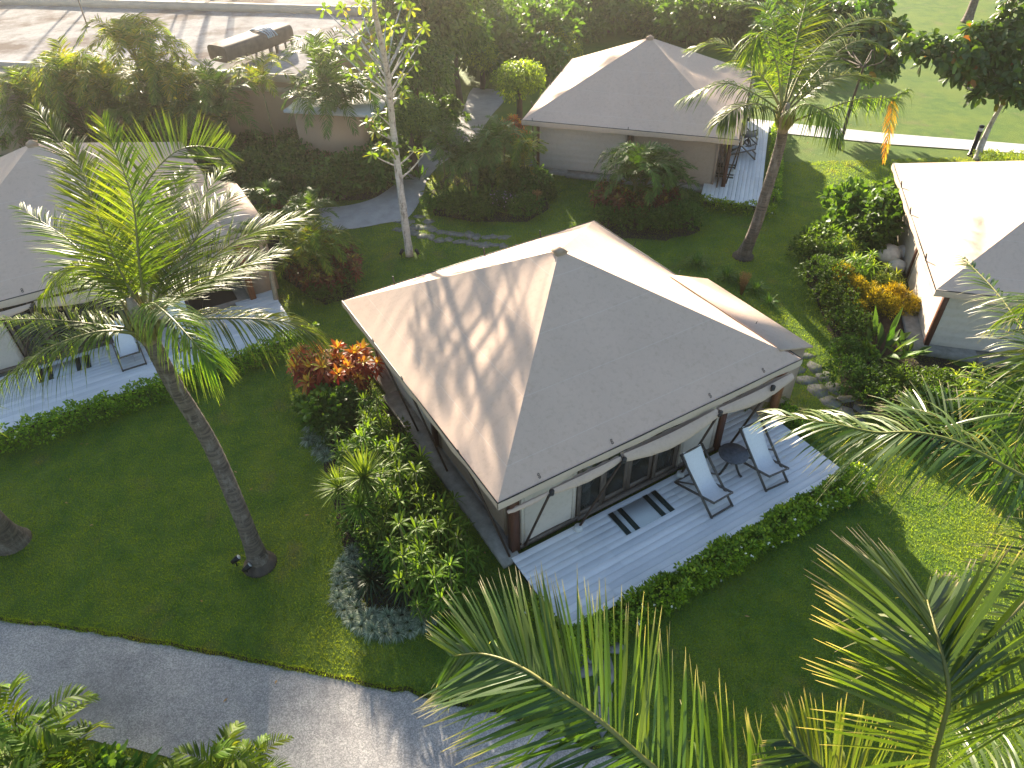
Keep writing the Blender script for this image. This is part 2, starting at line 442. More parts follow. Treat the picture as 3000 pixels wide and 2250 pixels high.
M['darkcroton'] = leafmat('dark croton leaf', [(0, (.10, .02, .012)), (.4, (.17, .045, .018)), (.7, (.09, .08, .018)), (1, (.26, .20, .03))], trans=.35, tcol=(1.5, 1.2, .6))
M['yellowcroton'] = leafmat('golden croton leaf', [(0, (.07, .09, .012)), (.4, (.25, .22, .015)), (.7, (.55, .43, .02)), (1, (.68, .58, .03))], trans=.35, tcol=(1.4, 1.2, .4))
M['silver'] = leafmat('silver grass blade', [(0, (.12, .17, .10)), (.6, (.25, .31, .20)), (1, (.46, .50, .38))], trans=.25, tcol=(1, 1.1, .8))
M['spike'] = leafmat('spiky leaf', [(0, (.06, .13, .018)), (1, (.15, .24, .03))], tip=(.24, .32, .05), tr=(.5, 1), trans=.35)
M['darkspike'] = leafmat('dark strap leaf', [(0, (.014, .030, .014)), (1, (.035, .06, .022))], trans=.2, tcol=(1, 1.1, .6))
M['lady'] = leafmat('fan leaf', [(0, (.05, .11, .015)), (1, (.13, .21, .025))], trans=.48, rough=.55, spec=.22, tcol=(1.6, 1.5, .4))
M['yellowtree'] = leafmat('yellowing leaf', [(0, (.06, .12, .02)), (.6, (.12, .18, .02)), (.9, (.24, .24, .03)), (1, (.34, .18, .03))], trans=.45, tcol=(1.5, 1.4, .5))
M['bigleaf'] = leafmat('big glossy leaf', [(0, (.03, .085, .014)), (.9, (.08, .17, .02)), (1, (.28, .13, .02))], trans=.42, rough=.35, spec=.45)
M['plume'] = leafmat('seed plume', [(0, (.30, .16, .06)), (1, (.40, .25, .11))], trans=.3)
M['flower'] = leafmat('small white flower', [(0, (.8, .8, .78)), (1, (.7, .72, .65))], trans=.2)
M['cane'] = simple('green cane', (.10, .12, .04), .5, (.18, .15, .07), 5, sc3=(1, 1, 6))
M['bark'] = simple('brown bark', (.11, .085, .065), .9, (.05, .04, .03), 7, .6, sc3=(1, 1, .4), dist=.03)

def trunkmat(name, a, b, c_):
    m_, nt, nd, lk, out = newmat(name)
    ob = coords(nt, 'Object'); n1 = noise(nt, coords(nt, 'Object', (3, 3, .8)), 3, 5, .7); n2 = noise(nt, coords(nt, 'Object', (.6, .6, 6)), 3.2, 4, .7); n3 = noise(nt, ob, 40, 3, .7)
    c = mixc(nt, ramp_f(nt, n2, .35, .6), a, b)
    c = mixc(nt, ramp_f(nt, n1, .5, .68), c, c_)
    c = mixc(nt, mathn(nt, 'MULTIPLY', ramp_f(nt, n3, .4, .7), .4), c, tuple(q * .5 for q in b))
    p = nd.new('ShaderNodeBsdfPrincipled'); lk.new(c, p.inputs['Base Color']); p.inputs['Roughness'].default_value = .9
    lk.new(bump(nt, mathn(nt, 'ADD', n2, mathn(nt, 'MULTIPLY', n3, .4)), .8, .03), p.inputs['Normal'])
    lk.new(p.outputs[0], out.inputs[0]); return m_
M['palmtrunk'] = trunkmat('coconut trunk', (.045, .034, .026), (.17, .13, .095), (.24, .20, .16))
M['paletrunk'] = trunkmat('pale trunk', (.42, .39, .34), (.55, .52, .47), (.12, .10, .08))
M['baretrunk'] = trunkmat('tan trunk', (.30, .23, .15), (.38, .30, .20), (.20, .15, .10))
# ------------------------------------------------------------------ ground
def inpoly(x, y, P):
    c = np.zeros(len(x), bool); j = len(P) - 1
    for i in range(len(P)):
        xi, yi = P[i][:2]; xj, yj = P[j][:2]
        if yi != yj: c ^= ((yi > y) != (yj > y)) & (x < (xj - xi) * (y - yi) / (yj - yi) + xi)
        j = i
    return c
xs = np.concatenate([[-300, -120], np.arange(-60, 60.1, .5), [120, 300]]); ys = np.concatenate([[-60, -20], np.arange(-6, 90.1, .5), [150, 400]])
X, Y = np.meshgrid(xs, ys); g = MB(); g.grid(np.stack([X, Y, th(X, Y)], -1)); g.build('lawn', M['lawn'], smooth=True, kind='structure')

def wavy(pts, amp, step=.25):
    out = []
    for a, b in zip(pts[:-1], pts[1:]):
        a = np.array(a[:2]); b = np.array(b[:2]); n = max(1, int(np.linalg.norm(b - a) / step))
        for i in range(n): out.append(a + (b - a) * i / n)
    out.append(np.array(pts[-1][:2])); out = np.array(out)
    return out + rng.normal(0, amp, out.shape)
def sheet(name, pts, off, mat, **kw):
    s_ = MB(); s_.poly([(p[0], p[1], float(th(p[0], p[1])) + off) for p in pts]); return s_.build(name, mat, **kw)
def crom_(P, n):
    P = np.asarray(P, float); Q = np.vstack([2 * P[0] - P[1], P, 2 * P[-1] - P[-2]]); out = []
    for t in np.linspace(0, len(P) - 1 - 1e-6, n):
        i = int(t); u = t - i; a, b, c, d = Q[i:i + 4]
        out.append(.5 * (2 * b + (c - a) * u + (2 * a - 5 * b + 4 * c - d) * u * u + (3 * b - a - 3 * c + d) * u ** 3))
    return np.array(out)
road_top = wavy([(-40, 6.2), (-10.291,8.027,0.000), (-8.304,7.683,0.000), (-6.373,7.304,0.000), (-4.807,6.939,0.000), (-3.279,6.597,0.000), (-1.554,6.177,0.000), (0.111,5.719,0.000), (1.263,5.214,0.000), (5.5, 3.1), (20, -3.0)], .018)
road_bot = wavy([(22, -8), (6, -.2), (-2.694,4.064,0.000), (-5.828,5.261,0.000), (-7.120,5.546,0.000), (-8.567,5.798,0.000), (-10.030,5.991,0.000), (-40, 2.6)], .02)
ROAD = np.concatenate([road_top, road_bot])
rs = MB(); rs.add([(p[0], p[1], .012) for p in ROAD], np.arange(len(ROAD))); rs.build('road', M['road'], kind='structure')
eb = MB(); P = np.array([[(p[0], p[1] - .03, .016), (p[0], p[1] + .05, .016)] for p in road_top]); eb.grid(P); eb.build('road_edge_shade', M['soil'], kind='structure')  # dark strip in soil colour, painted in for the shadow line under the lawn edge
# garden path winding between the beds, with the white path past the lawn
PP = [((-8.683,25.086,0.271), (-8.268,23.200,0.167)), ((-7.968,25.028,0.278), (-7.633,23.366,0.188)), ((-6.931,25.118,0.297), (-6.640,23.443,0.209)), ((-5.901,25.285,0.317), (-5.479,23.539,0.234)), ((-5.080,25.775,0.342), (-4.500,23.812,0.265)), ((-4.550,26.650,0.360), (-3.679,24.109,0.292)), ((-4.304,27.275,0.360), (-3.257,25.758,0.354)), ((-3.990,28.515,0.360), (-3.144,27.419,0.360)), ((-3.511,29.780,0.360), (-2.576,28.985,0.360)), ((-2.994,31.025,0.360), (-1.740,30.159,0.360)), ((-2.484,33.214,0.360), (-1.171,31.975,0.360)), ((-2.008,35.010,0.360), (-0.615,34.274,0.360)), ((-1.806,37.337,0.360), (0.024,36.494,0.360)), ((-1.595,38.399,0.360), (-0.319,37.999,0.360))]
PATH = [p[0] for p in PP] + [p[1] for p in PP][::-1]
LE = crom_([p[0] for p in PP], 60); RE = crom_([p[1] for p in PP], 60)
pg_ = MB(); pg_.grid(np.array([[(*(a + (b - a) * q)[:2], float(th(*(a + (b - a) * q)[:2])) + .02) for q in (0, .5, 1)] for a, b in zip(LE, RE)])); pg_.build('garden_path', M['path'], kind='structure')
WP = [(10.162,33.437,0.360), (12.855,32.226,0.360), (16.877,30.646,0.360), (21.811,29.094,0.360), (26.433,27.699,0.360), (25.661,26.610,0.360), (21.278,28.153,0.360), (16.383,29.482,0.360), (12.462,30.971,0.360), (11.313,31.384,0.360), (9.800,31.943,0.360)]
sheet('white_path', WP, .03, M['whitepath'], kind='structure')

# stepping stones
def stones(name, label_kind, spots, size, zoff=.008):
    root = bpy.data.objects.new(name, None); COL.objects.link(root); root['kind'] = 'structure'
    for (x, y, z) in spots:
        n = random.randint(5, 7); k = size * random.uniform(.8, 1.2); ph = random.uniform(0, 6.28)
        ex = random.uniform(.7, 1.4)
        pts = []
        for i in range(n):
            a = ph + i * 2 * math.pi / n + random.uniform(-.25, .25); r_ = k * random.uniform(.72, 1.12)
            pts.append((r_ * ex * math.cos(a), r_ / ex * math.sin(a)))
        s_ = MB(); s_.prism(pts, -.03, zoff); s_.prism([(p[0] * .93, p[1] * .93) for p in pts], zoff, zoff + .006)
        s_.build('stone', M['stone'], root, (x, y, float(th(x, y))))
sp = []
for i in range(13):
    t = i / 12
    a = np.array((-3.941,23.639,0.264)) * (1 - t) + np.array((-0.153,22.261,0.246)) * t + np.array([0, -.25 * math.sin(t * 3.1), 0])
    for j, o in enumerate((-.32, .18)):
        sp.append((a[0] + random.uniform(-.06, .06), a[1] + o + random.uniform(-.06, .06) + .1, 0))
sp += [(-3.261,24.210,0.302), (-3.662,23.909,0.282), (-2.894,23.849,0.290), (0.355,21.928,0.235), (0.824,21.661,0.227)]
stones('stepping_stone_path', '', sp, .25)
sp = [(7.798,15.581,0.015), (8.224,15.701,0.021), (7.832,15.118,0.005), (8.321,15.213,0.009), (7.929,14.644,0.000), (8.417,14.757,0.002), (8.093,14.178,0.000), (8.532,14.311,0.000), (8.275,13.765,0.000), (8.754,13.854,0.000), (8.520,13.362,0.000), (9.021,13.429,0.000), (8.750,12.921,0.000)]
stones('stepping_stone_path', '', sp, .28)
sp = [(1.266,6.991,0.000), (1.725,7.052,0.000), (1.179,6.628,0.000), (1.595,6.553,0.000), (1.470,6.125,0.000), (1.398,5.716,0.000)]
stones('stepping_stone_path', '', sp, .24, .035)

# short blades over the turf near the camera
EXCL = [ROAD[:, :2], np.array(PATH)[:, :2]]
def blades():
    N = 900000
    y = 2 + 26 * rng.random(N) ** 1.25; x = (rng.random(N) * 2 - 1) * (7 + y * .75)
    ok = np.ones(N, bool)
    for p in EXCL: ok &= ~inpoly(x, y, p)
    x = x[ok]; y = y[ok]; n = len(x)
    z = th(x, y); a = rng.random(n) * 6.28; h = rng.uniform(.025, .062, n); w = rng.uniform(.003, .007, n) * (1 + y / 20)
    b = np.stack([x, y, z - .004], 1); dx = np.stack([np.cos(a), np.sin(a), a * 0], 1)
    e = rng.integers(0, len(road_top) - 1, 26000); q = rng.random((26000, 1)); pe = road_top[e] * (1 - q) + road_top[e + 1] * q; pe = pe[(pe[:, 0] > -14) & (pe[:, 0] < 8)]; m_ = len(pe)
    x = np.concatenate([x, pe[:, 0]]); y = np.concatenate([y, pe[:, 1] + rng.uniform(-.05, .07, m_)]); n = len(x); z = th(x, y)
    a = rng.random(n) * 6.28; h = np.concatenate([h, rng.uniform(.04, .10, m_)]); w = np.concatenate([w, rng.uniform(.005, .010, m_)]); b = np.stack([x, y, z - .004], 1); dx = np.stack([np.cos(a), np.sin(a), a * 0], 1)
    tip = b + np.stack([rng.normal(0, .02, n), rng.normal(0, .02, n), h], 1)
    V = np.stack([b - dx * w[:, None], b + dx * w[:, None], tip], 1).reshape(-1, 3)
    s_ = MB(); s_.add(V, np.arange(3 * n).reshape(n, 3)); s_.build('grass', M['blade'], kind='stuff')
blades()

def bed(pts):
    pts = wavy(list(pts) + [pts[0]], .03)
    sheet('garden_bed', pts[:-1], .012, M['soil'], kind='structure')
bed([(-4.597,12.074,0.000), (-4.288,14.439,0.000), (-3.169,14.392,0.000), (-1.608,10.664,0.000), (-1.104,8.240,0.000), (-1.636,7.840,0.000), (-2.425,7.563,0.000), (-3.330,8.205,0.000), (-3.853,9.957,0.000)])
bed([(-3.099,25.555,0.351), (-2.501,27.598,0.360), (-0.248,28.356,0.360), (1.289,26.485,0.360), (1.625,24.481,0.355), (0.731,23.506,0.320), (-1.282,23.658,0.302), (-2.665,24.266,0.312)])
bed([(3.103,23.005,0.326), (4.110,25.087,0.360), (6.549,24.171,0.360), (6.763,22.423,0.341), (5.456,21.898,0.307), (3.899,22.164,0.300)])
bed([(-9.041,23.635,0.181), (-7.796,24.175,0.234), (-5.684,21.587,0.114), (-4.970,19.386,0.022), (-5.851,18.926,0.005), (-7.540,20.608,0.040)])
bed([(9.428,19.405,0.235), (11.344,22.803,0.360), (14.676,24.049,0.360), (11.601,15.672,0.056), (12.360,14.846,0.031), (13.348,13.868,0.011), (11.898,11.298,0.000), (10.102,12.131,0.000), (8.492,13.540,0.000), (9.196,15.810,0.034)])
bed([(-32, 28), (-13.822,24.667,0.163), (-9.531,25.682,0.290), (-4.531,25.659,0.343), (-2.208,34.398,0.360), (-4.494,37.916,0.360), (-9.5, 29.6), (-30, 33)])

# ------------------------------------------------------------------ tent
S = 8.13; HE = 2.17; HA = 4.35; CX = S / 2
def roof_mesh():
    g = MB(); cn = [(0, 0), (S, 0), (S, S), (0, S)]
    for f in range(4):
        a = np.array([*cn[f], HE]); b = np.array([*cn[(f + 1) % 4], HE]); ap = np.array([CX, CX, HA])
        n, m_ = 72, 64
        s_ = np.linspace(0, 1, m_)[None, :]; q = np.linspace(0, 1, n)[:, None]
        base = a[None, None] * (1 - s_[..., None]) + b[None, None] * s_[..., None]
        P = base * (1 - q[..., None]) + ap * q[..., None]
        nn = nz(np.cross(b - a, ap - a))
        edge = np.clip(np.sin(np.pi * s_) * 2.2, 0, 1) * np.clip(q * 9, 0, 1) * np.clip((1 - q) * 6, 0, 1)
        d = -.07 * np.sin(np.pi * s_) * np.sin(np.pi * q) ** .8
        X = S * (s_ - .5) * (1 - q); Yq = 4.62 * q
        if f == 3:   # the left slope: slack cloth lying in long slanting billows
            ph = (X * 1.0 + Yq * .62 + .16 * np.sin(Yq * 1.7) + .05 * np.sin(X * 3.1)) / .60
            amp = .009 + .006 * np.sin(X * .8 + 1) * np.sin(Yq * 1.1)
            fr = ph - np.floor(ph)
            sawt = np.where(fr < .72, fr / .72, (1 - fr) / .28); sawt = sawt * sawt * (3 - 2 * sawt)
            d = d + edge * amp * (sawt * 2 - 1)
            br = (Yq - 1.5 - .1 * np.sin(X * 2)) ; d = d + edge * .008 * np.exp(-(br / .09) ** 2)
            # puckers fanning from the far corner
            cd = np.sqrt((X - S / 2) ** 2 + Yq ** 2) ; an = np.arctan2(Yq, S / 2 - X)
            d = d + .014 * np.exp(-(cd / .9) ** 2) * np.sin(an * 22) * np.clip(q * 12, 0, 1) * np.clip(cd * 3, 0, 1)
        else:
            d = d + edge * .004 * np.sin(X * 4.2 + Yq * 2.0 + f) + edge * .003 * np.sin(Yq * 7 + X)
            cd = np.minimum(np.sqrt((X - S / 2) ** 2 + Yq ** 2), np.sqrt((X + S / 2) ** 2 + Yq ** 2))
            d = d + edge * .010 * np.exp(-(cd / 1.2) ** 2) * np.sin(Yq * 16)
        P = P + nn * d[..., None]
        A = np.stack([np.broadcast_to(s_, d.shape), np.broadcast_to(q, d.shape), d * 0], -1)
        g.grid(P, 0, A)
    return g.mesh('roof', M['canvas'], smooth=True)

ROOF = roof_mesh()
def tent(loc, rz, label, sc=1.0, braces=True):
    T = thing('safari_tent', label, 'tent', loc, rz, 'square canvas roofed tents', sc)
    o = link('roof', ROOF, T); 
    # valance hanging from each eave, gently rippled
    for f in range(4):
        cn = [(0, 0), (S, 0), (S, S), (0, S)]; a = np.array(cn[f], float); b = np.array(cn[(f + 1) % 4], float); t = nz(b - a); nrm = np.array([t[1], -t[0]])
        k = 60; s_ = np.linspace(0, 1, k); rows = []
        for zz, o_ in ((HE + .004, .012), (HE - .09, .022), (HE - .185, .004)):
            rp = .010 * np.sin(s_ * 47 + f) * (HE - zz) / .18 + .006 * np.sin(s_ * 19)
            xy = a + (b - a) * s_[:, None] + nrm * (o_ + rp)[:, None]
            rows.append(np.concatenate([xy, np.full((k, 1), zz) + (.010 * np.sin(s_ * 31)[:, None] if zz < HE - .1 else 0)], 1))
        v = MB(); v.grid(np.array(rows), 0, flip=True); v.build('valance', M['canvas'], T, smooth=True)
    e = MB()
    for f in range(4):
        a = np.array([*cn[f], HE + .012]); b = np.array([*cn[(f + 1) % 4], HE + .012]); e.tube([a, b], .013, 6)
    e.build('eave_cord', M['darkmetal'], T)
    c = MB(); c.prism([(CX - .13, CX - .13), (CX + .13, CX - .13), (CX + .13, CX + .13), (CX - .13, CX + .13)], HA - .12, HA - .02)
    c.add([(CX - .15, CX - .15, HA - .02), (CX + .15, CX - .15, HA - .02), (CX + .15, CX + .15, HA - .02), (CX - .15, CX + .15, HA - .02), (CX, CX, HA + .10)], [np.array([(0, 1, 4), (1, 2, 4), (2, 3, 4), (3, 0, 4)]), np.array([3, 2, 1, 0])])
    c.build('peak_cap', M['tan'], T)
    # plinth and floor
    p = MB(); p.box((CX + .05, CX + .1, -.05), (7.75, 7.75, .36)); p.build('plinth', M['concrete'], T)
    p = MB(); p.box((.30, 3.2, .06), (.42, 6.3, .18)); p.build('side_step', M['concrete'], T)
    W0 = .55; W1 = S - .5; ZF = .14; ZT = 2.25
    def panel(a, b, mat='wallcanvas', ribs=False, name='wall_panel', z0=ZF, z1=ZT, lab=None):
        a = np.array(a, float); b = np.array(b, float); L = np.linalg.norm(b - a); t = (b - a) / L; n_ = np.array([t[1], -t[0]])
        v = MB(); rows = 40 if ribs else 8; k = 16
        Pz = np.linspace(z0, z1, rows); s_ = np.linspace(0, 1, k)
        G_ = np.zeros((rows, k, 3))
        for i, z in enumerate(Pz):
            of = (.018 * abs(math.sin((z - z0) * 13)) if ribs else .012 * math.sin((z - z0) * 2.2)) + .006 * np.sin(s_ * 9)
            G_[i, :, :2] = a + (b - a) * s_[:, None] + n_ * np.broadcast_to(of, (k,))[:, None]; G_[i, :, 2] = z
        v.grid(G_, 0)
        v.grid(G_ * 1 - np.array([*(n_ * .03), 0]), 0, flip=True)
        # hemmed border strips
        for q0 in (0.0, 1.0):
            c_ = a + (b - a) * q0 - t * (.05 if q0 else -.05) + n_ * .026
            v.box((c_[0], c_[1], (z0 + z1) / 2), (.09, .012, z1 - z0), 0, math.atan2(t[1], t[0]))
        kw = {'label': lab} if lab else {}
        v.build(name, M[mat], T, smooth=ribs, **kw)
    def post(x, y, w=.17, d=.12, mat='post', z1=ZT):
        v = MB(); v.box((x, y, (.1 + z1) / 2), (w, d, z1 - .1)); v.build('post', M[mat], T)
    # left side
    panel((W0, 3.85), (W0, W0 + .1), 'tan'); panel((W0, W1), (W0, 4.1), 'wallcanvas', True, lab='ribbed pale roll-down wall panel')
    post(W0 - .05, 3.98, .12, .16)
    # back and right
    panel((3.9, W1), (W0, W1)); panel((W1, W1), (4.1, W1)); panel((W1, 1.9), (W1, 4.4)); panel((W1, 4.5), (W1, W1))
    post(W0 + .02, W1 - .02); post(W1, W1); post(4.0, W1)
    # front
    YF = .28
    post(W0 - .06, YF, .19, .15)
    panel((W0 + .1, YF), (2.02, YF)); panel((4.92, YF), (6.02, YF), 'wallcanvas')
    post(6.14, YF - .02, .15, .12, 'post'); post(W1 + .3, .24, .17, .14, 'sunlitpost')
    panel((6.2, 1.9), (W1, 1.9)); panel((6.2, YF + .1), (6.2, 1.8), 'wallcanvas')
    v = MB(); v.box((1.35, YF - .03, .17), (1.5, .06, .10)); v.box((5.5, YF - .03, .17), (1.1, .06, .10)); v.build('skirting_board', M['frame'], T)
    xs_ = [2.06, 2.76, 3.46, 4.16, 4.86]
    for i in range(4):
        x0, x1 = xs_[i] + .005, xs_[i + 1] - .005; yy = YF + (.0 if i in (0, 3) else .05)
        d = MB()
        for xx in (x0 + .045, x1 - .045): d.box((xx, yy, 1.12), (.09, .05, 1.9))
        d.box(((x0 + x1) / 2, yy, .235), (x1 - x0 - .18, .048, .13)); d.box(((x0 + x1) / 2, yy, 2.02), (x1 - x0 - .18, .048, .10))
        dd = d.build('sliding_door', M['frame'], T)
        gl = MB(); gl.box(((x0 + x1) / 2, yy, 1.135), (x1 - x0 - .17, .012, 1.68)); gl.build('pane', M['glass'], dd)
    v = MB(); v.box((3.46, YF - .02, .155), (2.8, .16, .05)); v.build('door_sill', M['frame'], T)
    v = MB(); v.box((3.46, YF + .02, 2.14), (2.85, .1, .12)); v.build('door_head', M['frame'], T)
    for x0, x1 in ((2.16, 2.52), (4.35, 4.8)):
        v = MB(); t = np.linspace(0, 1, 40); z = np.linspace(.2, 2.05, 6)
        G_ = np.array([[(x0 + (x1 - x0) * q, YF + .14 + .035 * math.sin(q * 38), zz) for q in t] for zz in z]); v.grid(G_); v.build('curtain', M['curtain'], T, smooth=True)
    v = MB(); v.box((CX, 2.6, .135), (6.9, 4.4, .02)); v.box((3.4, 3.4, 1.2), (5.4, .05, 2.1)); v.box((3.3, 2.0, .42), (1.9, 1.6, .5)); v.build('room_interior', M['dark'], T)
    # struts along the front: base, top
    for i, (bx, by, tx, ty) in enumerate(((.70, .20, 1.13, -.10), (1.92, -.02, 2.85, -.16), (4.80, .0, 5.47, -.16), (6.42, .1, 7.06, -.16))):
        v = MB(); v.tube([(bx, by, .2), (tx, ty, 1.93)], .028, 7); v.build('strut', M['strut'], T)
        if i in (1, 2):
            f_ = MB(); f_.lathe([(0, 0), (.10, 0), (.10, .02), (.085, .12), (.07, .13), (0, .13)], (bx, by, .15), 16); f_.build('strut_footing', M['white'], T, smooth=True)
        kx = MB(); kx.lathe([(0, -.06), (.05, -.05), (.055, .05), (0, .06)], (tx, ty - .03, 1.93), 10); kx.box((tx - .04, ty - .06, 1.92), (.10, .035, .05)); kx.build('strut_bracket', M['darkmetal'], T)
    for y0, y1 in ((.15, 1.55), (3.0, 4.3), (4.6, 6.0)) if braces else ((.5, .5), (4.0, 4.0), (7.7, 7.7)):
        v = MB(); v.tube([(.30, y0, .16), (.06, y1, HE - .1)], .026, 7); v.build('strut', M['strut'], T)
        kx = MB(); kx.box((.03, y1, HE - .08), (.05, .13, .10)); kx.tube([(.02, y1, HE - .05), (-.02, y1, HE + .12)], .012, 6); kx.build('strut_bracket', M['darkmetal'], T)
    for x_ in (1.0, 2.75, 5.4, 7.0):
        h = MB()
        for dz in (0, .055): h.add(*ring((x_, .10 + dz * .9, HE + .065 + dz * .55), .022, .006))
        h.build('ring_hook', M['darkmetal'], T)
    for y_ in (1.5, 4.3, 6.2):
        h = MB(); h.tube([(S, y_, HE), (S + .06, y_, HE + .16)], .012, 6); h.tube([(y_, S, HE), (y_, S + .05, HE + .22)], .02, 6); h.build('ring_hook', M['darkmetal'], T)
    # rolled awning slung between the strut heads
    for x0, x1, sag, wd in ((.15, 1.08, .02, .05), (1.16, 2.82, .05, .10), (2.90, 5.44, .13, .17), (5.50, 7.75, .10, .15)):
        t = np.linspace(0, 1, 40); an = np.linspace(0, 1, 12); G_ = np.zeros((12, 40, 3))
        for j, q in enumerate(t):
            sg = sag * math.sin(math.pi * q); r_ = wd * (.65 + .5 * math.sin(math.pi * q)); x_ = x0 + (x1 - x0) * q
            rip = .010 * math.sin(q * 33 + x0)
            for i, u_ in enumerate(an):
                a_ = -math.pi * .35 + u_ * math.pi * 1.45
                G_[i, j] = (x_, -.10 - r_ * math.cos(a_ - .55) * .95 + rip * u_, 1.95 - sg - r_ * math.sin(a_) * .75 - .02)
        v = MB(); v.grid(G_); v.build('awning', M['canvas'], T, smooth=True)
    # lean-to roof on the far side
    v = MB(); a = [(7.72, .32, 2.42), (8.92, .32, 2.02), (8.92, 3.95, 2.02), (7.72, 4.2, 2.42)]
    v.add(a + [(p[0], p[1], p[2] - .05) for p in a], np.array([(0, 1, 2, 3), (7, 6, 5, 4), (0, 4, 5, 1), (1, 5, 6, 2), (2, 6, 7, 3), (3, 7, 4, 0)]))
    v.build('side_roof', M['canvas'], T)
    v = MB(); v.box((8.3, 2.15, 1.05), (.9, 3.5, 1.95)); v.build('side_wall', M['tan'], T)
    return T
def ring(c, r_, th_):
    an = np.linspace(0, 2 * math.pi, 11)[:-1]; bn = np.linspace(0, 2 * math.pi, 6)[:-1]; V = []
    for a in an:
        for b in bn: V.append((c[0] + (r_ + th_ * math.cos(b)) * math.cos(a), c[1] + (r_ + th_ * math.cos(b)) * math.sin(a) * .6, c[2] + th_ * math.sin(b) + (r_ + th_ * math.cos(b)) * math.sin(a) * .8))
    F = [(i * 5 + j, ((i + 1) % 10) * 5 + j, ((i + 1) % 10) * 5 + (j + 1) % 5, i * 5 + (j + 1) % 5) for i in range(10) for j in range(5)]
    return np.array(V), np.array(F)

YA = R(30.02)
TA = tent((-.3307, 8.7931, 0), YA, 'beige canvas tent in the middle with deckchairs on its boarded terrace')
TB = tent((8.36, 25.0, .36), R(71.5), 'distant beige tent behind the central one, palm beside its narrow white deck', braces=False)
TC = dup(TA, 'beige tent with a glaring sunlit roof beside the yellow shrubs', (18.75, 13.15, .12), R(74))
TD = dup(TA, 'beige tent mostly hidden behind the tall coconut palm fronds', (-15.4, 14.7, .05), R(30), 1.08)

# ------------------------------------------------------------------ decks
unit = MB(); unit.box((0, 0, 0), (1, 1, 1)); unit_me = unit.mesh('plank', M['plank'])
def deck(loc, rz, label, rects, pitch=.155, gap=.007, seams=(1.62, 4.35, 6.55)):
    T = thing('deck', label, 'deck', loc, rz, 'white boarded decks')
    for (x0, x1, y0, y1) in rects:
        n = max(1, round((y1 - y0) / pitch)); p_ = (y1 - y0) / n
        fr = MB(); fr.box(((x0 + x1) / 2, (y0 + y1) / 2, .035), (x1 - x0 - .04, y1 - y0 - .04, .13)); fr.build('joist_frame', M['dark'], T)
        for r_ in range(n):
            cuts = [x0] + [s_ + (.0 if (r_ // 4) % 2 == 0 else .55) for s_ in seams if x0 + .5 < s_ + .3 < x1 - .7] + [x1]
            wob = random.uniform(-.002, .002)
            for a, b in zip(cuts[:-1], cuts[1:]):
                g_ = gap * random.choice((.5, .9, 1.5)); o = bpy.data.objects.new('plank', unit_me); COL.objects.link(o); o.parent = T
                o.location = ((a + b) / 2, y0 + (r_ + .5) * p_, .132 + random.uniform(-.0015, .0015)); o.scale = (b - a - .006, p_ - g_, .036)
    return T
deck((-.3307, 8.7931, 0), YA, 'white boarded deck under the two deckchairs and the round table', [(.31, 8.10, -1.92, .11), (6.30, 8.10, .112, 1.7)])
deck((8.36, 25.0, .40), R(71.5), 'white boarded deck at the distant tent next to the leaning coconut palm', [(-.9, 7.7, -1.15, 1.0)])
deck((-15.4, 14.7, .02), R(30), 'white boarded deck behind the long clipped hedge', [(-3.0, 9.2, -2.45, .12), (8.0, 9.2, .122, 2.6)], seams=(1.9, 4.8, 7.4))

# ------------------------------------------------------------------ terrace furniture (local to each deck)
def loc_in(T, x, y, z): return Matrix.LocRotScale(T[0], Quaternion((0, 0, 1), T[1]), None) @ Vector((x, y, z))
FA = (Vector((-.3307, 8.7931, 0)), YA); FB = (Vector((8.36, 25.0, .40)), R(71.5)); FD = (Vector((-15.4, 14.7, .02)), R(30))
def deckchair(loc, rz, label):
    T = thing('deckchair', label, 'deckchair', loc, rz, 'deckchairs on the terraces')
    for sx in (-.31, .31):
        v = MB(); v.beam((sx, 0, .0), (sx, 1.18, .98), .035, .05); v.build('rail', M['chair'], T)
        v = MB(); v.beam((sx * .88, 1.24, .0), (sx * .88, .06, .42), .032, .045); v.build('rail', M['chair'], T)
        v = MB(); v.beam((sx * .95, .62, .50), (sx * .95, 1.14, .12), .022, .035); v.build('prop', M['chair'], T)
    for (y, z, w) in ((.02, .03, .60), (1.16, .97, .62), (1.22, .03, .54), (.07, .42, .54)):
        v = MB(); v.beam((-w / 2, y, z), (w / 2, y, z), .03, .035); v.build('crossbar', M['chair'], T)
    pr_ = np.array([(1.17, 1.0), (1.05, .86), (.92, .70), (.78, .52), (.62, .36), (.46, .27), (.30, .27), (.17, .34), (.06, .45)])
    tt = np.linspace(0, 8, 40); yy = np.interp(tt, range(9), pr_[:, 0]); zz = np.interp(tt, range(9), pr_[:, 1])
    ker = np.array([.25, .5, .25])
    for _ in range(6): yy[1:-1] = np.convolve(yy, ker, 'same')[1:-1]; zz[1:-1] = np.convolve(zz, ker, 'same')[1:-1]
    xw = np.linspace(-.25, .25, 9); G_ = np.array([[(x, y, z - .02 * (1 - (x / .25) ** 2)) for x in xw] for y, z in zip(yy, zz)])
    v = MB(); v.grid(G_, flip=True); v.grid(G_ - [0, 0, .008]); v.build('sling', M['sling'], T, smooth=True)
    return T
DC = deckchair(loc_in(FA, 4.86, -1.31, .152), YA + R(1), 'white deckchair nearer the striped doormat, wholly in shade')
dup(DC, 'white deckchair on the far side of the round table, its back sunlit', loc_in(FA, 6.42, -1.42, .152), YA - R(5))
dup(DC, 'deckchair on the distant deck, closer to the camera than its neighbour', loc_in(FB, 3.6, -.75, .152), R(71.5))
dup(DC, 'farthest deckchair, at the far end of the distant tent deck', loc_in(FB, 5.2, -.75, .152), R(71.5))
dup(DC, 'deckchair on the left deck right behind the palm trunk', loc_in(FD, 4.75, -1.5, .152), R(30))
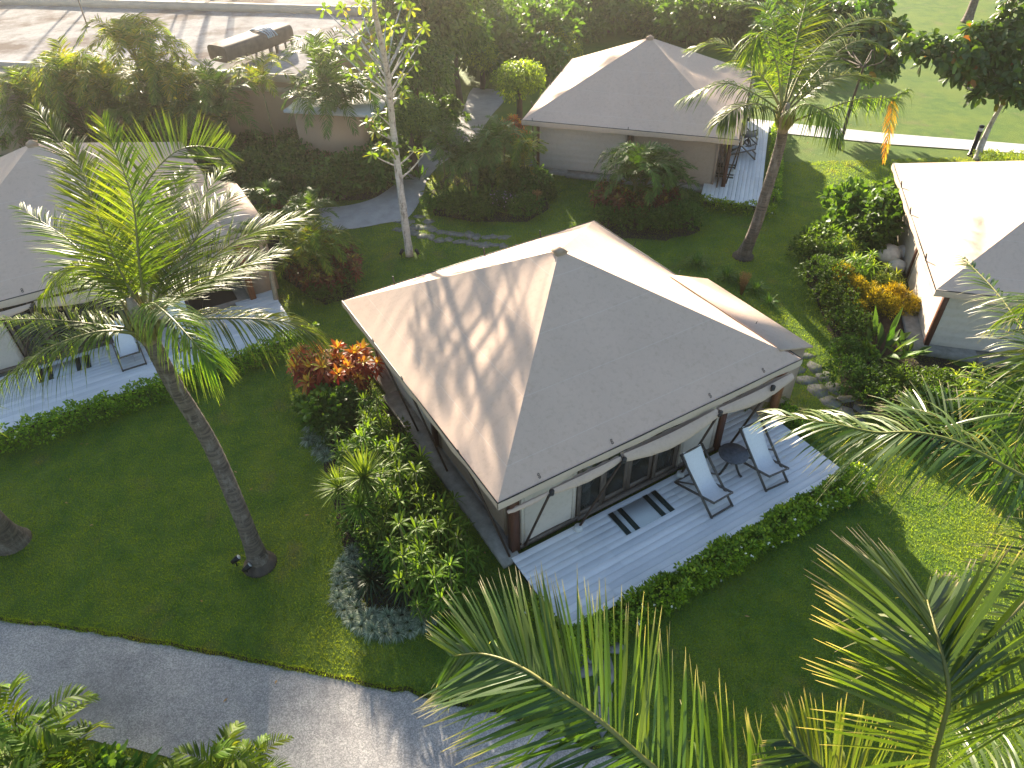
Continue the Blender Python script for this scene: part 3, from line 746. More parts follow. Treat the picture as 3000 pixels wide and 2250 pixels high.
dup(DC, 'deckchair partly hidden by fronds on the left deck', loc_in(FD, 6.3, -1.45, .152), R(27))
def table(loc, rz, label):
    T = thing('round_table', label, 'table', loc, rz, 'round terrace tables')
    v = MB(); v.lathe([(0, .575), (.30, .575), (.33, .59), (.335, .605), (.33, .62), (0, .622)], k=40); v.build('table_top', M['tabletop'], T, smooth=False)
    v = MB(); v.tube([(0, 0, .575), (0, 0, .42), (0, 0, .30)], [.05, .035, .05], 10); v.build('stem', M['darkmetal'], T)
    for i in range(3):
        a = i * 2.094 - 1.2; c_, s_ = math.cos(a), math.sin(a)
        v = MB(); v.tube([(c_ * .02, s_ * .02, .40), (c_ * .10, s_ * .10, .34), (c_ * .16, s_ * .16, .20), (c_ * .24, s_ * .24, .06), (c_ * .30, s_ * .30, .02)], [.03, .032, .028, .026, .03], 8); v.build('leg', M['darkmetal'], T)
    return T
RT = table(loc_in(FA, 5.84, -.50, .152), YA, 'round dark stone table between the two white deckchairs')
dup(RT, 'small round table on the deck of the distant tent', loc_in(FB, 4.4, -.35, .152), R(10))
def doormat(loc, rz, label, rot=0):
    T = thing('doormat', label, 'doormat', loc, rz, 'striped doormats at the tent doors')
    v = MB(); v.box((0, 0, .006), (1.36, .66, .010)); v.build('mat_weave', M['mat'], T)
    for x in (-.60, -.36, .36, .60):
        v = MB(); v.box((x, 0, .014), (.125, .668, .010)); v.build('stripe', M['stripe'], T)
    return T
DM = doormat(loc_in(FA, 3.36, -.37, .153), YA, 'pale woven doormat with dark stripes at the central tent doors')
dup(DM, 'striped doormat lying on the distant tent deck', loc_in(FB, 1.9, .30, .153), R(71.5))
dup(DM, 'striped doormat left of the tall palm trunk on the left deck', loc_in(FD, 3.05, -.45, .153), R(30))

# ------------------------------------------------------------------ flat-roofed building top left
BT = thing('flat_roofed_building', 'long ochre building with a stained white flat roof behind the slim palms', 'building', (-8.3, 30.1, .36), R(-13))
v = MB(); v.box((-20, 9, 1.55), (40, 18, 3.1)); v.build('wall', M['buildwall'], BT)
v = MB(); gx = np.linspace(-40.2, .2, 64); gy = np.linspace(-.2, 18.2, 34); GX, GY = np.meshgrid(gx, gy); v.grid(np.stack([GX, GY, 3.19 + .012 * np.sin(GX * .9) * np.cos(GY * .7)], -1)); v.build('roof', M['buildroof'], BT, smooth=True)
for c_, d_ in (((-20, -.15, 3.22), (40.6, .30, .24)), ((.2, 9, 3.24), (.30, 18.2, .26)), ((-20, 10.2, 3.33), (40, .45, .40)), ((-11.5, 5.0, 3.2), (.01, .01, .01))):
    if d_[0] > .1:
        v = MB(); v.box(c_, d_); v.build('parapet', M['parapet'], BT)
v = MB(); v.box((-20, -.05, 2.72), (40.2, .14, .16)); v.build('ledge', M['parapet'], BT)
v = MB(); v.box((-13.6, -1.0, 1.5), (2.2, 2.4, 3.0)); v.box((-13.6, -1.0, 3.05), (2.5, 2.7, .16)); v.build('bay', M['parapet'], BT)
v = MB(); v.box((1.9, -1.2, 1.3), (2.6, 1.5, 2.6)); v.build('porch_wall', M['buildwall'], BT)
v = MB(); v.box((2.2, -1.1, 2.66), (3.7, 2.3, .10)); v.build('porch_roof', M['whitepath'], BT)
# long cloth-wrapped duct on legs with a coil of hose over it
DA_, DB_ = np.array((-11.754,31.504,3.900)), np.array((-9.793,34.843,4.200)); DUL = (float((DA_[0] + DB_[0]) / 2), float((DA_[1] + DB_[1]) / 2), 3.57); DUR = math.atan2(DB_[1] - DA_[1], DB_[0] - DA_[0]); DUH = float(np.linalg.norm(DB_ - DA_)) / 2
DU = thing('covered_duct', 'long dark cloth covered duct standing on the white roof', 'duct', DUL, DUR)
prf = [(.58 * math.copysign(abs(math.cos(a)) ** .45, math.cos(a)), .34 * math.copysign(abs(math.sin(a)) ** .5, math.sin(a)) + .60) for a in np.linspace(-.9, math.pi + .9, 26)]
v = MB(); G_ = np.array([[(x, p[0] * (1 - .25 * max(0, -x - 1.6)), p[1]) for p in prf] for x in np.linspace(-DUH, DUH, 12)]); v.grid(G_, flip=True)
v.poly(G_[0][::-1]); v.poly(G_[-1]); v.build('cover', M['duct'], DU, smooth=False)
for x in (.5, DUH * .45, DUH * .75, DUH - .1):
    for y in (-.45, .45):
        v = MB(); v.box((x, y, .22), (.07, .07, .5)); v.build('leg', M['darkmetal'], DU)
HO = MB()
for i in range(5):
    x = .4 + i * .14; HO.tube([(x + .05 * math.sin(a * 3 + i), .64 * math.cos(a), .42 * math.sin(a) + .60) for a in np.linspace(-.35, math.pi * .9, 22)], .035, 6)
HOo = HO.build('hose', M['hose'], None, DUL, rz=DUR); tag(HOo, 'pale blue hose looped over the dark covered duct', 'hose')
AN = MB(); AN.tube([(0, 0, 0), (.03, 0, 1.5), (.05, 0, 3.2)], [.035, .03, .022], 8); AN.lathe([(0, 0), (.12, 0), (.10, .04), (0, .05)])
ANo = AN.build('roof_pole', M['frame'], None, (-20.780,39.343,3.570)); tag(ANo, 'thin bare pole standing on the stained white roof', 'pole')
for (x, y, z), lb, r_ in (((-4.455,30.710,0.360), 'pale round boulder beside the slender pale tree', .42), ((-2.359,30.561,0.360), 'pale round boulder at the bend of the garden path', .55)):
    v = MB(); an = np.linspace(0, math.pi * 2, 19); P_ = np.array([[(r_ * math.sin(p) * math.cos(a) * (1 + .05 * math.sin(3 * a)), r_ * math.sin(p) * math.sin(a), r_ * (1 + math.cos(p)) * .85 - .1) for a in an] for p in np.linspace(0, math.pi, 12)]); v.grid(P_)
    tag(v.build('boulder', M['stone'], None, (x, y, z), smooth=True), lb, 'boulder', 'round boulders by the path')

# bollard, uplights
BO = thing('bollard_light', 'dark round bollard light at the edge of the white path', 'bollard', (19.077,28.163,0.360), 0)
v = MB(); v.lathe([(0, 0), (.13, 0), (.13, .05), (.095, .06), (.095, 1.02), (0, 1.02)], k=16); v.build('post', M['black'], BO)
v = MB(); v.lathe([(0, 1.02), (.088, 1.02), (.088, 1.16), (0, 1.16)], k=16); v.build('lens', M['lens'], BO)
v = MB(); v.lathe([(0, 1.16), (.10, 1.16), (.10, 1.24), (0, 1.26)], k=16); v.build('cap', M['black'], BO)
def uplight(loc, rz, label):
    T = thing('garden_spotlight', label, 'spotlight', loc, rz, 'black garden spotlights at tree feet')
    v = MB(); v.tube([(0, 0, 0), (0, 0, .16)], .014, 6); v.build('stake', M['black'], T)
    v = MB(); v.tube([(0, -.06, .15), (0, .10, .25)], [.05, .065], 10); v.build('lamp_body', M['black'], T)
    v = MB(); v.tube([(0, .101, .251), (0, .104, .253)], .055, 10); v.build('lens', M['spotglass'], T)
UL = uplight((-5.894,9.153,0.000), R(-70), 'black spotlight on the lawn left of the tall palm foot')
uplight((-5.603,8.936,0.000), R(-60), 'black spotlight touching the foot of the tall palm')
uplight((-10.999,9.704,0.000), R(60), 'black spotlight at the foot of the palm cut off by the left edge')
uplight((-3.645,21.547,0.145), R(-30), 'black spotlight left of the slender pale trunk')
uplight((-3.087,21.505,0.152), R(30), 'black spotlight right of the slender pale trunk')
# ------------------------------------------------------------------ palms
def crom(P, n=40):
    P = np.asarray(P, float)
    if len(P) == 2: return P[0] + (P[1] - P[0]) * np.linspace(0, 1, n)[:, None]
    Q = np.vstack([2 * P[0] - P[1], P, 2 * P[-1] - P[-2]]); out = []
    seg = len(P) - 1; ts = np.linspace(0, seg - 1e-6, n)
    for t in ts:
        i = int(t); u = t - i; a, b, c, d = Q[i:i + 4]
        out.append(.5 * (2 * b + (c - a) * u + (2 * a - 5 * b + 4 * c - d) * u * u + (3 * b - a - 3 * c + d) * u ** 3))
    return np.array(out)
def frond_mb(ctrl, L=.95, n=58, width=.040, hang=.55, t0=.14, upv=(0, 0, 1), lift=.25, rbase=.035, sweep=(.35, 1.05), miss=.05, nseg=4, mat=(0, 1), ragged=0.0):
    C = crom(ctrl, 60); s_ = np.linspace(0, 1, 60)
    T = nz(np.gradient(C, axis=0)); upv = np.asarray(upv, float)
    S_ = nz(np.cross(T, upv)); N_ = nz(np.cross(S_, T))
    g = MB()
    rad = np.interp(s_, [0, .08, .3, 1], [rbase * 1.5, rbase, rbase * .6, rbase * .14])
    g.tube(C[::2], rad[::2], 6, mat[1])
    t = t0 + (1 - t0) * np.linspace(0, 1, n) ** .95
    for sd_ in (-1, 1):
        tt = np.clip(t + rng.normal(0, .004, n), 0, 1); keep = rng.random(n) > miss; tt = tt[keep]; k = len(tt)
        P_ = np.stack([np.interp(tt, s_, C[:, i]) for i in range(3)], 1); Tt = nz(np.stack([np.interp(tt, s_, T[:, i]) for i in range(3)], 1))
        Ss = nz(np.stack([np.interp(tt, s_, S_[:, i]) for i in range(3)], 1)) * sd_; Nn = nz(np.stack([np.interp(tt, s_, N_[:, i]) for i in range(3)], 1))
        u = (tt - t0) / (1 - t0)
        ln = L * np.interp(u, [0, .12, .35, .7, .92, 1], [.62, .88, 1, .82, .48, .34]) * rng.uniform(.86, 1.08, k)
        sw = sweep[0] + (sweep[1] - sweep[0]) * u ** 1.3 + rng.normal(0, .05, k)
        clump = np.sin(tt * 60 + rng.random() * 6) * .10
        D = Ss * np.cos(sw)[:, None] + Tt * np.sin(sw)[:, None] + Nn * (lift * (1 - .6 * u) + clump + rng.normal(0, .05, k))[:, None]
        Nf = Nn + Ss * rng.normal(0, .35, k)[:, None] + Tt * rng.normal(0, .25, k)[:, None]
        hg = hang * rng.uniform(.7, 1.25, k)
        if ragged:
            rg = rng.random(k) < ragged; ln = np.where(rg, ln * rng.uniform(.45, .95, k), ln); hg = np.where(rg, rng.uniform(.5, 1.0, k), hg)
        g.leaves(P_, D, Nf, ln, width * rng.uniform(.8, 1.15, k), hg, nseg, (.45, .95, 1, .8, .5, .06), 0, mat[0], rnd=np.clip(rng.normal(.5, .2) + rng.normal(0, .14, k), 0, 1))
    return g

def trunk_mb(ctrl, r0, r1, flare=1.5, rings=34, k=14):
    C = crom(ctrl, rings * 4); t = np.linspace(0, 1, len(C))
    r_ = r0 + (r1 - r0) * t; r_ = r_ * (1 + (flare - 1) * np.exp(-t * 14)) 
    saw = (t * rings) % 1
    r_ = r_ * (1 + .045 * (1 - saw) + rng.normal(0, .006, len(t)))
    g = MB(); g.tube(C, r_, k, 0); return g

def palm(label, trunk, fronds, r0=.22, r1=.155, sheath=True, group='coconut palms over the lawns', hgt=None, matn='coco', **kw):
    base = np.array(trunk[0]); T = thing('coconut_palm', label, 'palm tree', tuple(base), 0, group)
    loc = lambda P: np.asarray(P, float) - base
    trunk_mb(loc(trunk), r0, r1).build('trunk', M['palmtrunk'], T, smooth=True)
    top = loc(trunk)[-1]; d = nz(top - loc(trunk)[-2])
    if r0 < .24:
        mo = MB(); mo.lathe([(.0, -.05), (.37, -.02), (.33, .04), (.26, .10), (.17, .17)], k=18); mo.build('root_mound', M['bark'], T, smooth=True)
    if sheath:
        g = MB(); g.tube([top - d * .1, top + d * .15, top + d * .45, top + d * .8], [r1 * 1.05, r1 * 1.3, r1 * .95, r1 * .35], 12, 0)
        for i in range(12):
            a = i * 2.4; v = np.array([math.cos(a), math.sin(a), 0]); g.tube([top + v * r1 * .7 - d * .05, top + v * r1 * 1.7 + d * .25, top + v * r1 * 1.6 + d * .7], [.05, .045, .02], 6, 1)
        g.build('crown_shaft', [M['baretrunk'], M['rachis']], T, smooth=True)
    for f in fronds:
        kk = dict(kw); pts = f
        if isinstance(f, dict): kk.update({a: b for a, b in f.items() if a not in ('p', 'm')}); pts = f['p']; 
        mt = [M[matn], M['rachis']]
        if isinstance(f, dict) and f.get('m'): mt = [M[f['m']], M['rachis']]
        frond_mb(loc(pts), **kk).build('frond', mt, T)
    return T

# tall palm over the left lawn
d1 = 12.7
palm('tall leaning coconut palm on the left lawn, crown over the left deck',
 [(-5.415,9.183,0.000), (-5.555,9.460,1.300), (-5.994,10.156,2.600), (-6.340,10.358,4.000), (-6.460,10.427,5.050)],
 [[(-6.447,10.568,5.333), (-6.877,11.265,6.160), (-7.491,12.218,7.137), (-8.800,13.748,8.021)],
  [(-6.463,10.568,5.333), (-6.774,10.922,6.219), (-7.148,11.576,6.995), (-7.781,12.759,7.624)],
  [(-6.447,10.568,5.333), (-6.307,10.816,6.404), (-6.305,11.342,7.338), (-6.857,12.343,8.217)],
  dict(p=[(-6.430,10.568,5.333), (-6.509,11.276,6.328), (-6.449,12.052,7.095), (-5.953,12.901,7.481), (-5.359,13.574,7.194)], L=1.1, hang=-.02, lift=.1, sweep=(.25,.8), upv=(0,-.76,.64), n=110),
  [(-6.464,10.651,5.276), (-6.363,11.671,5.711), (-6.306,13.104,6.015), (-6.034,14.661,6.312)],
  [(-6.464,10.651,5.276), (-6.190,11.526,5.694), (-5.823,12.524,6.102), (-5.497,13.573,6.262)],
  [(-6.464,10.651,5.276), (-5.893,11.466,5.622), (-5.082,12.278,5.966), (-4.081,13.186,5.957)],
  dict(p=[(-6.415,10.541,5.301), (-5.727,10.473,5.375), (-4.605,10.381,5.421), (-3.990,10.492,5.243), (-3.560,10.590,4.893)], hang=.75),
  dict(p=[(-6.363,10.484,5.389), (-5.879,9.906,6.099), (-5.213,9.110,6.396), (-4.679,8.529,6.327), (-4.370,8.291,6.044)], hang=.8, L=.9),
  dict(p=[(-6.418,10.354,5.234), (-7.124,10.271,5.446), (-8.109,10.433,5.483), (-9.371,10.785,5.280)], hang=.6),
  dict(p=[(-6.419,10.317,5.190), (-6.900,9.951,5.532), (-7.539,9.761,5.462), (-8.182,9.661,5.187), (-9.009,9.489,4.673)], hang=.75),
  [(-6.531,10.652,5.277), (-7.473,11.521,5.689), (-8.402,12.398,5.954), (-9.792,13.470,6.139)],
  dict(p=[(-6.480,10.569,5.334), (-6.924,10.709,6.122), (-7.476,10.848,6.286), (-8.351,10.867,5.688)], hang=.8),
  [(-6.464,10.651,5.276), (-6.167,11.633,5.200), (-5.694,12.370,5.144), (-4.837,13.340,5.054)],
  [(-6.481,10.651,5.276), (-6.623,11.874,5.797), (-6.671,12.928,6.116), (-6.691,14.247,6.441)],
  dict(p=[(-6.447,10.568,5.333), (-7.490,11.611,5.175), (-8.482,12.485,4.969), (-9.607,13.144,4.821)], hang=.6),
 ], r0=.165, r1=.145, L=1.12, hang=.20, n=96, width=.025, lift=.3, sweep=(.62, 1.2))

# palm beside the distant tent
palm('leaning coconut palm beside the distant tent deck, one yellow broken frond',
 [(7.792,20.773,0.285), (7.852,20.397,1.550), (8.008,20.494,2.900), (8.169,20.700,4.000), (8.080,20.525,4.650)],
 [dict(p=[(8.031,20.637,5.025), (7.144,20.587,5.586), (6.172,20.815,5.857), (5.174,21.066,5.378)], hang=.6),
  [(8.006,20.681,5.076), (7.396,21.380,5.906), (6.455,22.170,6.533), (5.544,22.624,6.296)],
  dict(p=[(7.969,20.623,5.163), (7.618,20.999,6.386), (7.113,21.252,6.996), (6.797,20.673,6.620)], hang=.8),
  [(8.008,20.724,5.127), (7.986,21.756,6.353), (7.695,22.798,7.280), (6.857,23.636,7.343)],
  dict(p=[(8.048,20.723,5.127), (8.431,21.877,6.496), (8.916,23.061,7.437), (9.446,24.257,7.925)], hang=.1),
  dict(p=[(8.088,20.722,5.126), (8.780,21.613,6.183), (10.018,22.536,6.813), (11.112,23.093,6.854), (11.951,23.019,6.300)], hang=.25, lift=.4, L=1.05),
  [(8.086,20.679,5.075), (8.950,21.186,5.986), (10.147,21.842,6.610), (11.230,21.971,6.298)],
  [(8.084,20.637,5.024), (8.851,20.725,5.750), (9.662,20.800,5.994), (10.557,20.821,5.864)],
  dict(p=[(8.037,20.340,4.827), (8.835,20.060,5.270), (9.858,20.062,5.584), (10.772,20.173,5.560), (11.312,20.416,5.693)], hang=.85),
  dict(p=[(7.964,20.495,5.011), (7.024,19.912,5.561), (6.253,19.438,5.619), (5.776,19.129,5.407)], hang=.8),
  dict(p=[(8.043,20.494,5.009), (8.215,19.687,5.604), (8.611,18.973,5.533), (8.854,18.474,5.095)], hang=.9, L=.8),
  [(8.084,20.882,5.004), (7.999,22.233,5.367), (7.654,23.652,5.500), (7.228,24.712,5.206)],
  [(8.138,20.881,5.003), (8.812,22.412,5.425), (9.948,24.107,5.729), (11.009,25.352,5.655)],
  dict(p=[(10.862,20.189,5.502), (10.772,19.882,5.215), (10.627,19.462,4.793), (10.478,18.960,4.276)], L=.42, n=26, m='cocopale', hang=.3, t0=.02, rbase=.012, sweep=(1.0, 1.3)),
 ], r0=.175, r1=.145, L=1.0, hang=.3, n=66, width=.038, nseg=3)

# palm just below the camera, trunk under the lower edge
palm('near coconut palm whose fronds reach up from the bottom edge',
 [(3.3, .6, 0), (2.9, .9, 3.0), (2.5, 1.3, 6.9)],
 [dict(p=[(2.773,1.509,6.685), (1.783,1.581,7.081), (1.275,1.699,7.377), (0.839,1.890,7.681), (0.523,2.078,7.904), (0.237,2.240,8.019), (-0.009,2.427,8.008), (-0.261,2.561,7.935), (-0.486,2.657,7.738)], L=1.0, n=140, hang=.12, lift=.12, t0=.05, sweep=(.5, .95), upv=(.1,-.5,.85)),
  dict(p=[(2.726,1.698,7.065), (2.515,1.797,7.804), (2.510,1.982,8.333), (2.494,2.214,8.531), (2.570,2.531,8.520)], L=1.15, n=92, hang=.12, lift=.10, width=.028, t0=.12, sweep=(.5, 1.1), upv=(.1,-.6,.8)),
  dict(p=[(2.773,1.509,6.685), (2.286,1.653,7.322), (1.910,1.769,7.771), (1.631,1.921,7.951)], L=.6, n=60, hang=.1, t0=.3, upv=(.1,-.5,.85)),
  dict(p=[(2.725,1.678,7.042), (3.181,1.675,7.348), (3.781,1.779,7.472), (4.567,1.846,7.240)], L=.9),
  dict(p=[(2.725,1.678,7.042), (2.266,1.518,6.696), (1.554,1.409,6.101), (0.971,1.343,5.092)], L=.9),
  dict(p=[(2.725,1.678,7.042), (3.112,1.326,6.313), (3.691,0.975,5.276), (4.274,0.580,3.875)], L=.9),
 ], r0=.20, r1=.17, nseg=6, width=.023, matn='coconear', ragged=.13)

# palm just outside the right edge
palm('near coconut palm whose fronds reach in from the right edge',
 [(9.2, 4.6, 0), (8.5, 4.9, 3.0), (7.6, 5.4, 5.9)],
 [dict(p=[(6.988,5.221,5.970), (6.173,5.106,6.299), (5.557,5.214,6.582), (4.937,5.530,6.803), (4.485,5.690,6.837), (4.157,5.840,6.705), (3.761,6.058,6.653), (3.231,6.429,6.472)], L=1.05, n=74, hang=.45, t0=.12, lift=.15),
  dict(p=[(6.988,5.221,5.970), (6.458,5.501,5.992), (5.912,5.984,6.099), (5.444,6.669,6.136), (5.243,6.972,6.031)], L=.95, n=60, hang=.1, lift=.35, t0=.12),
  dict(p=[(6.991,5.289,6.051), (6.145,4.686,6.421), (4.952,3.882,6.243), (4.459,3.555,6.010), (4.193,3.320,5.576)], L=.85, n=70, hang=.2, lift=.05, t0=.1, upv=(-.2,-.3,.9)),
  dict(p=[(7.162,5.418,5.894), (6.962,6.347,6.376), (7.059,7.495,6.496), (7.131,8.649,6.625), (7.117,9.717,6.652)], L=.75, hang=.5, n=60),
  dict(p=[(7.077,5.354,5.973), (6.677,6.054,6.804), (6.388,6.634,7.181), (6.215,6.501,6.868), (6.166,5.997,6.116)], L=1.05, hang=.35, n=66),
  dict(p=[(7.077,5.354,5.973), (6.557,5.779,6.477), (6.139,6.064,6.815), (5.863,5.895,6.615), (5.861,5.547,6.046)], L=1.05, hang=.35, n=60),
  dict(p=[(6.991,5.289,6.051), (6.698,5.931,7.123), (6.516,6.598,7.605), (6.398,7.143,7.631), (6.340,7.332,7.234)], L=1.0, hang=.4, n=56),
  dict(p=[(6.988,5.221,5.970), (7.425,4.749,5.720), (8.127,4.516,5.133)], L=.9),
  dict(p=[(6.991,5.289,6.051), (8.402,6.469,6.209), (10.118,7.435,6.115)], L=.9),
  dict(p=[(6.991,5.289,6.051), (6.257,4.131,6.229), (6.067,3.473,6.068)], L=.9),
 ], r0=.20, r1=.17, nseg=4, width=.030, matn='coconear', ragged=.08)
# palm cut off by the left edge
palm('dark coconut trunk cut off by the left edge, only its foot in view',
 [(-11.014,9.926,0.000), (-10.902,9.732,1.200), (-10.857,9.647,2.800), (-10.508,9.215,4.600)],
 [[(-10.375,9.099,4.700), (-9.363,9.624,6.000), (-11.055,12.458,6.200), (-13.975,15.999,5.600)], [(-10.375,9.099,4.700), (-10.226,8.927,6.000), (-11.407,9.440,6.200), (-13.032,9.836,5.400)],
  [(-10.375,9.099,4.700), (-9.030,8.251,5.600), (-8.295,7.878,5.900), (-8.238,8.025,5.400)], [(-10.375,9.099,4.700), (-8.744,7.077,5.600), (-8.427,6.234,5.600), (-9.205,6.290,4.800)]], r0=.25, r1=.17)

# crowns of the tall palms far behind the building: they throw the broken shade over the left lawn
pg = MB()
for (x, y, z) in ((-18.2, 50.5, 15.4), (-22.0, 52, 15.8), (-25.8, 50, 15.0), (-20.4, 54.5, 16.6), (-29.5, 51, 15.2), (-24, 46.5, 13.8), (-17.6, 47.5, 14.6), (-16.8, 49.5, 13.4), (-17.4, 52.5, 14.9), (-19.5, 49, 14.0), (-2.0, 50, 12.9), (-5.6, 52, 13.4)):
    pg.tube([(x + .8, y + 1, 0), (x + .3, y + .4, z * .5), (x, y, z)], [.08, .07, .06], 6, 1)
    for i in range(20):
        a = i * 2.4 + rng.random(); e = rng.uniform(-.1, .9); dx, dy = math.cos(a), math.sin(a); Lf = rng.uniform(3.4, 4.2)
        c = [(x, y, z), (x + dx * Lf * .35, y + dy * Lf * .35, z + Lf * .32 * e), (x + dx * Lf * .7, y + dy * Lf * .7, z + Lf * .30 * e - .3), (x + dx * Lf * .95, y + dy * Lf * .95, z + Lf * .1 * e - 1.1)]
        f_ = frond_mb(c, L=.9, n=28, width=.11, hang=.6, nseg=2)
        for V_, A_, in zip(f_.V, f_.A): pass
        off = pg.n; pg.V += f_.V; pg.A += f_.A; pg.F += [(k + off, m_) for k, m_ in f_.F]; pg.n += f_.n
pg.build('palm_grove', [M['coco'], M['rachis']], kind='stuff')

# ------------------------------------------------------------------ leafy things
def rosette(g, c, n, L, W, tilt=(.1, 1.2), droop=.3, axis=(0, 0, 1), nseg=3, prof=(.3, .9, 1, .6, .06), fold=.25, mat=0, rnd=None, rad=.03, tip_in=True):
    c = np.asarray(c, float); ax = nz(axis); a = np.arange(n) * 2.39996 + rng.random() * 6.28
    el = np.linspace(tilt[1], tilt[0], n) + rng.normal(0, .07, n)       # angle above horizontal: inner leaves upright
    r1_ = nz(np.cross(ax, [.3, .9, .1])); r2_ = np.cross(ax, r1_)
    H_ = np.cos(a)[:, None] * r1_ + np.sin(a)[:, None] * r2_
    D = H_ * np.cos(el)[:, None] + ax * np.sin(el)[:, None]; Nn = ax * np.cos(el)[:, None] - H_ * np.sin(el)[:, None]
    Nn = Nn + np.cross(D, Nn) * rng.normal(0, .25, n)[:, None]
    P_ = c + H_ * rad
    rr = rnd if rnd is not None else np.clip(np.linspace(.85, .25, n) + rng.normal(0, .18, n), 0, 1)
    g.leaves(P_, D, Nn, L * rng.uniform(.75, 1.1, n), W * rng.uniform(.85, 1.1, n), droop * rng.uniform(.6, 1.4, n), nseg, prof, fold, mat, rnd=rr)

def cloud(n, R3, lobes=7, shell=.75, low=-.3):
    """points and outward directions on a lumpy crown"""
    R3 = np.asarray(R3, float); lc = nz(rng.normal(0, 1, (lobes, 3))); lc[:, 2] = np.abs(lc[:, 2]) * .8 + low * .4
    lc = lc * .52 * R3; lr = rng.uniform(.42, .66, lobes)
    k = rng.integers(0, lobes, n); d = nz(rng.normal(0, 1, (n, 3)) + [0, 0, .25]); rr = (shell + (1 - shell) * rng.random(n)) * lr[k]
    P_ = lc[k] + d * rr[:, None] * R3
    keep = P_[:, 2] > low * R3[2]
    return P_[keep], nz(d[keep] / R3 * R3.max()), lr[k][keep]

def bush_mesh(name, mat, R3, n, L, W, lobes=7, droop=.3, prof=(.35, 1, .9, .05), nseg=2, fold=.2, clump=5, spread=.9, shell=.72, stem=True, up=.25, flowers=0):
    g = MB(); R3 = np.asarray(R3, float)
    C_, D_, _ = cloud(max(8, n // clump), R3, lobes, shell)
    C_ = C_ + [0, 0, R3[2] * .55 + .05]
    k = len(C_); P_ = np.repeat(C_, clump, 0) + rng.normal(0, L * .25, (k * clump, 3)); D0 = np.repeat(D_, clump, 0)
    D = nz(D0 + rng.normal(0, spread, D0.shape) * .7 + [0, 0, up]); Nn = nz(D0 + rng.normal(0, .5, D0.shape) + [0, 0, .6])
    base = np.repeat(rng.random(k), clump)
    P_[:, 2] = np.maximum(P_[:, 2], .03)
    g.leaves(P_, D, Nn, L * rng.uniform(.6, 1.15, len(P_)), W * rng.uniform(.7, 1.1, len(P_)), droop, nseg, prof, fold, 0, rnd=np.clip(base * .7 + rng.random(len(P_)) * .3, 0, 1), tone=np.clip(base * .6 + rng.random(len(P_)) * .4, 0, 1))
    if flowers:
        i = rng.integers(0, k, flowers); g.leaves(np.repeat(C_[i] + D_[i] * .05, 4, 0), nz(np.repeat(D_[i], 4, 0) + rng.normal(0, .9, (flowers * 4, 3))), np.repeat(D_[i], 4, 0), .035, .025, 0, 1, (.6, 1), 0, 2)
    if stem:
        for i in range(6):
            j = rng.integers(0, k); e = C_[j] * .8; g.tube([(rng.normal(0, .04), rng.normal(0, .04), 0), e * [.4, .4, .55], e], [.022, .016, .008], 5, 1)
    return g.mesh(name, [M[mat], M['bark'], M['flower']])

def place(name, me, label, cat, loc, sc=1.0, rz=None, group=None):
    o = link(name, me, None, loc, rz if rz is not None else random.uniform(0, 6.28)); o.scale = (sc, sc, sc) if np.isscalar(sc) else sc
    tag(o, label, cat, group); return o

def croton_mesh(name, mat, heads, n=16, L=.24, W=.075, stem=.03, spread=(.5, .5, .9), droop=.25):
    g = MB()
    for i in range(heads):
        a = i * 2.4; r_ = math.sqrt((i + .4) / heads); x, y = math.cos(a) * r_ * spread[0], math.sin(a) * r_ * spread[1]
        z = spread[2] * (1 - .35 * r_ * r_) * rng.uniform(.85, 1.08)
        g.tube([(x * .2, y * .2, 0), (x * .7, y * .7, z * .55), (x, y, z)], [stem * .6, stem * .5, stem * .3], 5, 1)
        ax = nz(np.array([x * .7, y * .7, 1.0]))
        rosette(g, (x, y, z), n, L, W, (-.35, 1.25), droop, ax)
        for q in range(2):
            zz = z * (.78 - .22 * q); rosette(g, (x * (.9 - .15 * q), y * (.9 - .15 * q), zz), n // 2, L, W, (-.5, .5), droop + .1, ax, rnd=rng.random(n // 2) * .45)
    return g.mesh(name, [M[mat], M['bark']])

def strap_mesh(name, mat, n, L, W, tilt=(.1, 1.4), droop=.5, h=.0, nseg=5, fold=.15, prof=(.5, .9, 1, .85, .5, .05)):
    g = MB(); rosette(g, (0, 0, h + .03), n, L, W, tilt, droop, nseg=nseg, prof=prof, fold=fold, rad=.04, rnd=rng.random(n))
    if h: g.tube([(.05, 0, 0), (0, .02, h * .5), (0, 0, h)], [.05, .035, .03], 7, 1)
    return g.mesh(name, [M[mat], M['bark']])

def cane_mesh(name, mat, canes, n, L, W, spread=.5, hr=(.5, 1.3), droop=.4, tilt=(-.3, 1.2), fold=.15):
    g = MB()
    for i in range(canes):
        a = i * 2.4 + rng.random() * .4; r_ = math.sqrt((i + .3) / canes) * spread; h = rng.uniform(*hr) * (1 - .25 * r_ / spread)
        x, y = math.cos(a) * r_, math.sin(a) * r_
        g.tube([(x * .3, y * .3, 0), (x * .75, y * .75, h * .5), (x, y, h)], [.016, .013, .012], 5, 1)
        rosette(g, (x, y, h), n, L, W, tilt, droop, nz([x * .5, y * .5, 1]), nseg=4, prof=(.35, .9, 1, .7, .05), fold=fold)
        rosette(g, (x * .9, y * .9, h * .72), max(5, n // 2), L * .95, W, (-.4, .6), droop + .1, nz([x * .5, y * .5, 1]), nseg=4, prof=(.35, .9, 1, .7, .05), fold=fold)
    return g.mesh(name, [M[mat], M['cane']])

